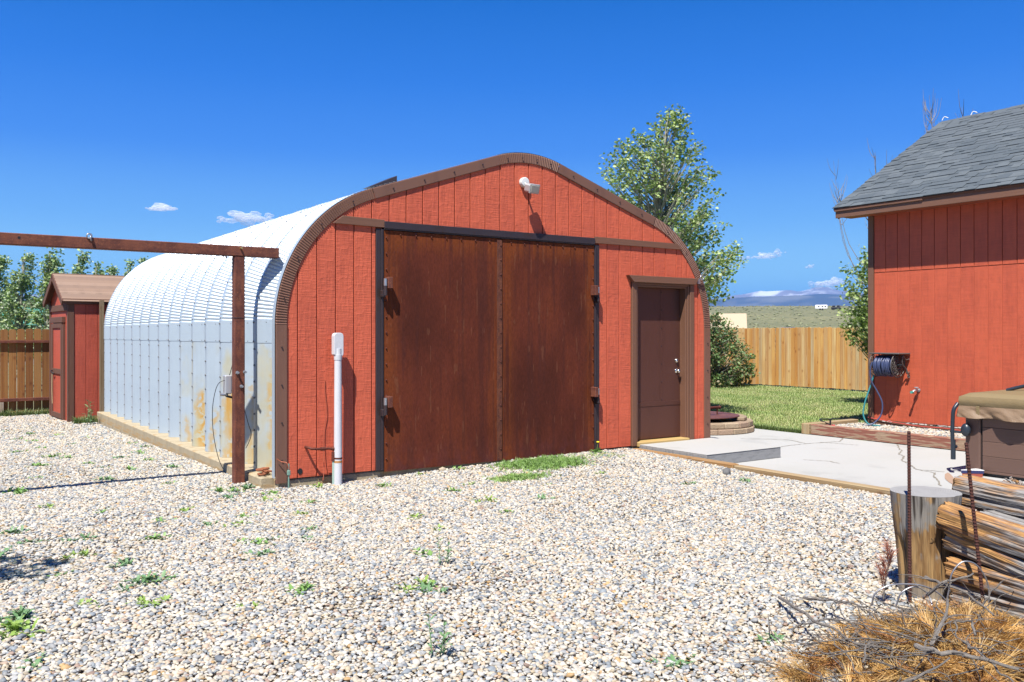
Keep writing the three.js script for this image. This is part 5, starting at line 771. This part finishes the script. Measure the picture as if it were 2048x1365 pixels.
// brush pile
const mound = (x, z) => { const d1 = Math.exp(-(((x - 4.0) / .62) ** 2) - (((z - 6.4) / .5) ** 2)), d2 = Math.exp(-(((x - 3.5) / .45) ** 2) - (((z - 6.25) / .42) ** 2)), d3 = Math.exp(-(((x - 4.4) / .3) ** 2) - (((z - 6.1) / .3) ** 2)); return -.10 + .15 * d1 + .05 * d2 + .05 * d3; };
seed(271);
{
  const tuft = k => { const gs = [], n = 46; for (let i = 0; i < n; i++) { const y = i / n * .11, a = i * 2.4, l = rr(.045, .075), o = rr(.45, .85), c = V(Math.cos(a) * Math.sin(o), Math.cos(o), Math.sin(a) * Math.sin(o)), s = V(-Math.sin(a), 0, Math.cos(a)).multiplyScalar(.0011), p0 = V(0, y, 0), p1 = c.clone().multiplyScalar(l).add(p0), bend = V(0, -.006, 0), g = new THREE.BufferGeometry(), mid = p0.clone().lerp(p1, .55).add(bend.clone().multiplyScalar(-.5)); const q = []; for (const [A, B2, w0, w1] of [[p0, mid, 1, 1], [mid, p1, 1, .25]]) q.push(A.x - s.x * w0, A.y, A.z - s.z * w0, A.x + s.x * w0, A.y, A.z + s.z * w0, B2.x + s.x * w1, B2.y, B2.z + s.z * w1, A.x - s.x * w0, A.y, A.z - s.z * w0, B2.x + s.x * w1, B2.y, B2.z + s.z * w1, B2.x - s.x * w1, B2.y, B2.z - s.z * w1); g.setAttribute('position', new THREE.Float32BufferAttribute(q, 3)); g.computeVertexNormals(); gs.push(g); } gs.push(tube([[0, -.01, 0], [0, .06, 0], [0, .115, 0]], .003, 3, 4)); return merge(gs); };
  const tg = [tuft(0), tuft(1)], pile = thing('brush_pile', 'heap of dead pine boughs with dry orange needles in the corner', 'brush pile', [0, 0, 0]);
  const spots = [[], []]; for (let i = 0; i < 2900; i++) { const x = 3.85 + gauss() * .65, z = 6.35 + gauss() * .55, h = mound(x, z) + .10, k = fb(x * .5 + 5, z * .5 + 5, 8, 8, 3, 491); if (h < .04 || rnd() > h * 8 + .02 || x > 4.75 || k < .46 || (x - 4.93) ** 2 + (z - 5.6) ** 2 < .07) continue; spots[i % 2].push([x, -.1 + h * Math.pow(rnd(), .35), z, Math.floor(fb(x + 3, z + 3, 4, 4, 2, 495) * 20)]); }
  const m = new THREE.MeshPhysicalMaterial({ color: 0xffffff, roughness: .6, side: THREE.DoubleSide, transmission: .2, thickness: 0 }), m4 = new THREE.Matrix4(), q = new THREE.Quaternion(), c = new THREE.Color(), pal = [[.52, .29, .075], [.42, .22, .055], [.56, .37, .14], [.34, .15, .045], [.46, .29, .1]];
  spots.forEach((list, k) => { const im = new THREE.InstancedMesh(tg[k], m, list.length); list.forEach(([x, y, z, s], i) => { const a = s * 1.7 + gauss() * .7, up = rr(-.25, .35); q.setFromUnitVectors(V(0, 1, 0), V(Math.cos(a) * Math.cos(up), Math.sin(up), Math.sin(a) * Math.cos(up)).normalize()); const f = rr(.8, 1.35); m4.compose(V(x, y, z), q, V(f, f, f)); im.setMatrixAt(i, m4); const p = pal[Math.floor(rnd() * 5)], b = rr(.75, 1.2); im.setColorAt(i, c.setRGB(p[0] * b, p[1] * b, p[2] * b)); }); im.name = 'dry_needles'; im.userData = { kind: 'stuff' }; pile.add(im); });
  const twigs = []; for (let i = 0; i < 230; i++) { const x = 3.85 + gauss() * .6, z = 6.25 + gauss() * .5, y = mound(x, z); if (y < -.07 || x > 4.7) continue; const a = rnd() * 6.28, l = rr(.08, .24); twigs.push(tube([[x, y - .03, z], [x + Math.cos(a) * l, y + rr(-.01, .04), z + Math.sin(a) * l], [x + Math.cos(a + .3) * l * 2, y + rr(-.03, .05), z + Math.sin(a + .3) * l * 2]], rr(.0025, .0055), 6, 4, .002)); } part('twigs', merge(twigs), M.branch, pile).userData.kind = 'stuff';
  // needle mat spread thin at the edge of the heap
  const flat = []; for (let i = 0; i < 900; i++) { const x = 3.35 + gauss() * .5, z = 6.1 + gauss() * .5, a = rnd() * 6.28, l = rr(.02, .04); flat.push(tube([[x, gh(x, z) + .022, z], [x + Math.cos(a) * l, gh(x, z) + .028, z + Math.sin(a) * l]], .0012, 1, 3)); } part('fallen_needles', merge(flat), mat([.34, .18, .06], { roughness: .9 }), pile).userData.kind = 'stuff';
  const B = [[[4.02, -.05, 5.27], [3.78, 0, 5.59], [3.62, .03, 5.83], [3.46, .06, 6.15], [3.45, .08, 6.31]], [[4.16, -.06, 5.33], [4.05, 0, 5.54], [4.04, .02, 5.68], [3.96, .06, 5.87]], [[3.42, .14, 6.44], [3.40, .15, 6.55], [3.46, .15, 6.64], [3.48, .14, 6.82]], [[3.60, .1, 6.40], [3.74, .16, 6.37], [3.95, .2, 6.28]], [[4.34, .06, 5.93], [4.32, .16, 6.04], [4.36, .19, 6.10], [4.40, .22, 6.16]], [[4.43, .14, 5.89], [4.32, .16, 6.04], [4.28, .15, 6.19], [4.16, .12, 6.38]], [[4.25, .12, 6.28], [4.27, .19, 6.31], [4.29, .25, 6.36]], [[3.68, -.06, 5.63], [3.73, 0, 5.75], [3.76, .04, 5.89], [3.85, .06, 6.0]], [[3.5, -.05, 5.83], [3.46, .02, 6.0], [3.33, .04, 6.17], [3.19, .03, 6.34]], [[3.09, .06, 6.53], [3.23, .12, 6.59], [3.40, .14, 6.59]], [[3.60, .15, 6.54], [3.55, .15, 6.61], [3.50, .13, 6.71], [3.43, .1, 6.82]], [[3.67, .17, 6.55], [3.70, .21, 6.52], [3.67, .2, 6.47], [3.63, .14, 6.49]], [[3.32, .04, 6.26], [3.37, .1, 6.25], [3.48, .1, 6.28]]];
  const L = ['long bare branch reaching left out of the brush pile over the gravel', 'shorter bare branch pointing at the stump from the left of the brush pile', 'thick pale branch lying on top of the brush pile near the bottom edge', 'curved branch in the middle of the brush pile', 'forked grey branch leaning up in front of the stump', 'bare branch running from the stump foot down into the needles', 'thin pale twig sticking up before the leaning rebar', 'thin branch on the gravel at the left edge of the brush pile', 'crooked twig among needles at the left of the brush pile', 'branch crossing the brush pile at the bottom edge', 'branch running to the bottom right corner', 'hooked little twig on top of the brush pile', 'short bent twig left of the middle of the brush pile'];
  B.map(p => { const q = [p[0]]; for (let k = 1; k < p.length; k++) for (const f of [.33, .67, 1]) q.push([0, 1, 2].map(c => p[k - 1][c] + (p[k][c] - p[k - 1][c]) * f + rr(-.007, .007))); return q; }).forEach((p, i) => { const r = [.0095, .0085, .012, .009, .0095, .009, .005, .005, .005, .007, .007, .006, .005][i], n = p.length, gs = [tube(p, r, 30, 7, r * .45), new THREE.SphereGeometry(r, 7, 5).translate(...p[0])]; for (let j = 0; j < 4; j++) { const P = V(...p[Math.min(n - 1, 1 + j % (n - 1))]), a = rnd() * 6.28; gs.push(tube([P, P.clone().add(V(Math.cos(a) * .07, .02, Math.sin(a) * .07)), P.clone().add(V(Math.cos(a + .4) * .16, rr(-.02, .05), Math.sin(a + .4) * .16))], r * .4, 6, 5, r * .15)); } single('dead_branch', L[i], 'branch', merge(gs), M.branch, [0, 0, 0], 0, 'bare branches on the brush pile'); });
  const w = thing('wire_coil', 'loose loops of galvanised wire springing up beside the rebar', 'wire', [0, 0, 0]);
  part('wire_loop', tube([[4.43, .02, 6.0], [4.44, .1, 6.01], [4.455, .19, 6.02], [4.5, .245, 6.05], [4.55, .235, 6.085], [4.6, .15, 6.12], [4.61, .04, 6.125], [4.6, -.02, 6.1]], .0042, 50, 6), M.galvWire, w); part('wire_loop', tube([[4.16, .0, 5.75], [4.17, .06, 5.76], [4.22, .105, 5.8], [4.3, .115, 5.85], [4.38, .105, 5.91], [4.45, .06, 5.96], [4.48, .0, 6.0]], .0042, 40, 6), M.galvWire, w); part('wire_loop', tube([[4.27, .0, 5.82], [4.29, .07, 5.84], [4.35, .1, 5.88], [4.4, .06, 5.92], [4.38, .0, 5.95], [4.3, -.02, 5.92]], .0042, 40, 6), M.galvWire, w);
  const s = thing('pine_sprig', 'upright sprig of reddish dry pine needles against the stump', 'pine sprig', [4.50, -.06, 5.6]); part('stem', tube([[0, 0, 0], [.01, .12, .01], [.035, .28, .03]], .004, 8, 5), M.branch, s);
  const rm = mat([.33, .12, .075], { roughness: .7 }); const gs = []; for (let i = 0; i < 9; i++) { const g = tg[i % 2].clone().scale(.85, .8, .85); g.rotateZ(gauss() * .45).rotateX(gauss() * .45); g.translate(.004 * i, .06 + .022 * i, .0035 * i); gs.push(g); } part('needles', merge(gs), rm, s);
  const ch = []; for (let i = 0; i < 160; i++) { const a = rnd() * 6.28, r = Math.sqrt(rnd()) * .3, g = ruv(cbox(rr(.02, .07), rr(.01, .02), rr(.015, .035), .003)); g.rotateX(gauss()).rotateY(rnd() * 6).rotateZ(gauss()); g.translate(Math.cos(a) * r, .12 * (1 - r / .32) * rnd(), Math.sin(a) * r); ch.push(g); } const chips = single('wood_chips', 'small heap of pale and dark wood chips beside the hot tub base', 'wood chips', merge(ch), M.log[0], [8.75, -.07, 4.22]); chips.userData.kind = 'stuff';
}
// ---------- far buildings and vehicles on the open land ----------
function faraway(px, r) { const a = AZ(px), x = r * Math.sin(a), z = 8.48 - r * Math.cos(a), rc = Math.hypot(x - 8, z + 3); let az = Math.atan2(z + 3, x - 8); if (az < 0) az += 2 * Math.PI; return [x, terrain(rc, az), z, -a]; }
{
  const [x, y, z, t] = faraway(1442, 95), h = thing('distant_house', 'far low house with tan roof behind the board fence', 'house', [x, y + .1, z], t);
  part('wall', bxx(-3.4, 2.3, 0, 2.3, -2, 2, 1), mat([.12, .085, .06]), h); part('roof', uvm(poly([[-2.5, 2.1], [2.5, 2.1], [0, 3.75]], 6.4).rotateY(Math.PI / 2).translate(-3.8, 0, 0)), mat([.4, .32, .22]), h); part('window', bxx(1.2, 1.9, 1.1, 1.9, 2.01, 2.05), M.glass, h);
  const s = faraway(1572, 62), g = thing('distant_shed_roof', 'grey roof top just showing over the board fence', 'shed', [s[0], s[1], s[2]], s[3]); part('wall', bxx(-.6, .7, 0, 2.05, -.8, .8), mat([.2, .18, .16]), g); part('roof', uvm(poly([[-.78, 2.0], [.88, 2.0], [.5, 2.28], [-.35, 2.28]], 1.8).translate(0, 0, -.9)), mat([.12, .15, .19]), g);
  const c = faraway(1643, 330), v = thing('travel_trailer', 'tiny white travel trailer parked on the far rise', 'trailer', [c[0], c[1], c[2]], c[3]); v.scale.setScalar(.8); part('body', bxx(-2.6, 2.6, .5, 2.3, -1.1, 1.1, 0, .2), mat([.72, .72, .72]), v); for (const wx of [-1.4, .2, 1.4]) part('window', bxx(wx, wx + .6, 1.3, 1.8, 1.1, 1.13), M.black, v); for (const wx of [-.5, .5]) part('wheel', cyl(.38, .38, .25, 12, [wx, .38, 1.0], 2), M.black, v);
  for (const [px, l] of [[1668, 'dark pickup parked right of the white trailer on the far rise'], [1677, 'dark car parked farthest right on the far rise']]) { const d = faraway(px, 330), k = thing('parked_car', l, 'car', [d[0], d[1], d[2]], d[3]); part('body', bxx(-.9, .8, .35, .95, -.8, .8, 0, .15), mat([.03, .03, .035]), k); part('cabin', bxx(-.5, .5, .95, 1.5, -.7, .7, 0, .15), M.black, k); for (const wx of [-.55, .5]) part('wheel', cyl(.32, .32, .2, 12, [wx, .32, .75], 2), M.black, k); }
  const b = faraway(28, 60), u = thing('green_roofed_building', 'low building with green metal roof seen through the left trees', 'building', [b[0], b[1], b[2]], b[3]); part('wall', bxx(-1.8, 1.8, 0, 2.4, -1.5, 1.5), mat([.3, .28, .24]), u); part('roof', uvm(poly([[-1.9, 2.3], [1.9, 2.3], [0, 3.4]], 4.4).rotateY(Math.PI / 2).translate(-2.2, 0, 0)), mat([.06, .24, .19]), u);
}
scene.traverse(o => { if (o.isMesh) { o.castShadow = !/^cloud/.test(o.name); o.receiveShadow = true; } });
renderer.render(scene, camera);
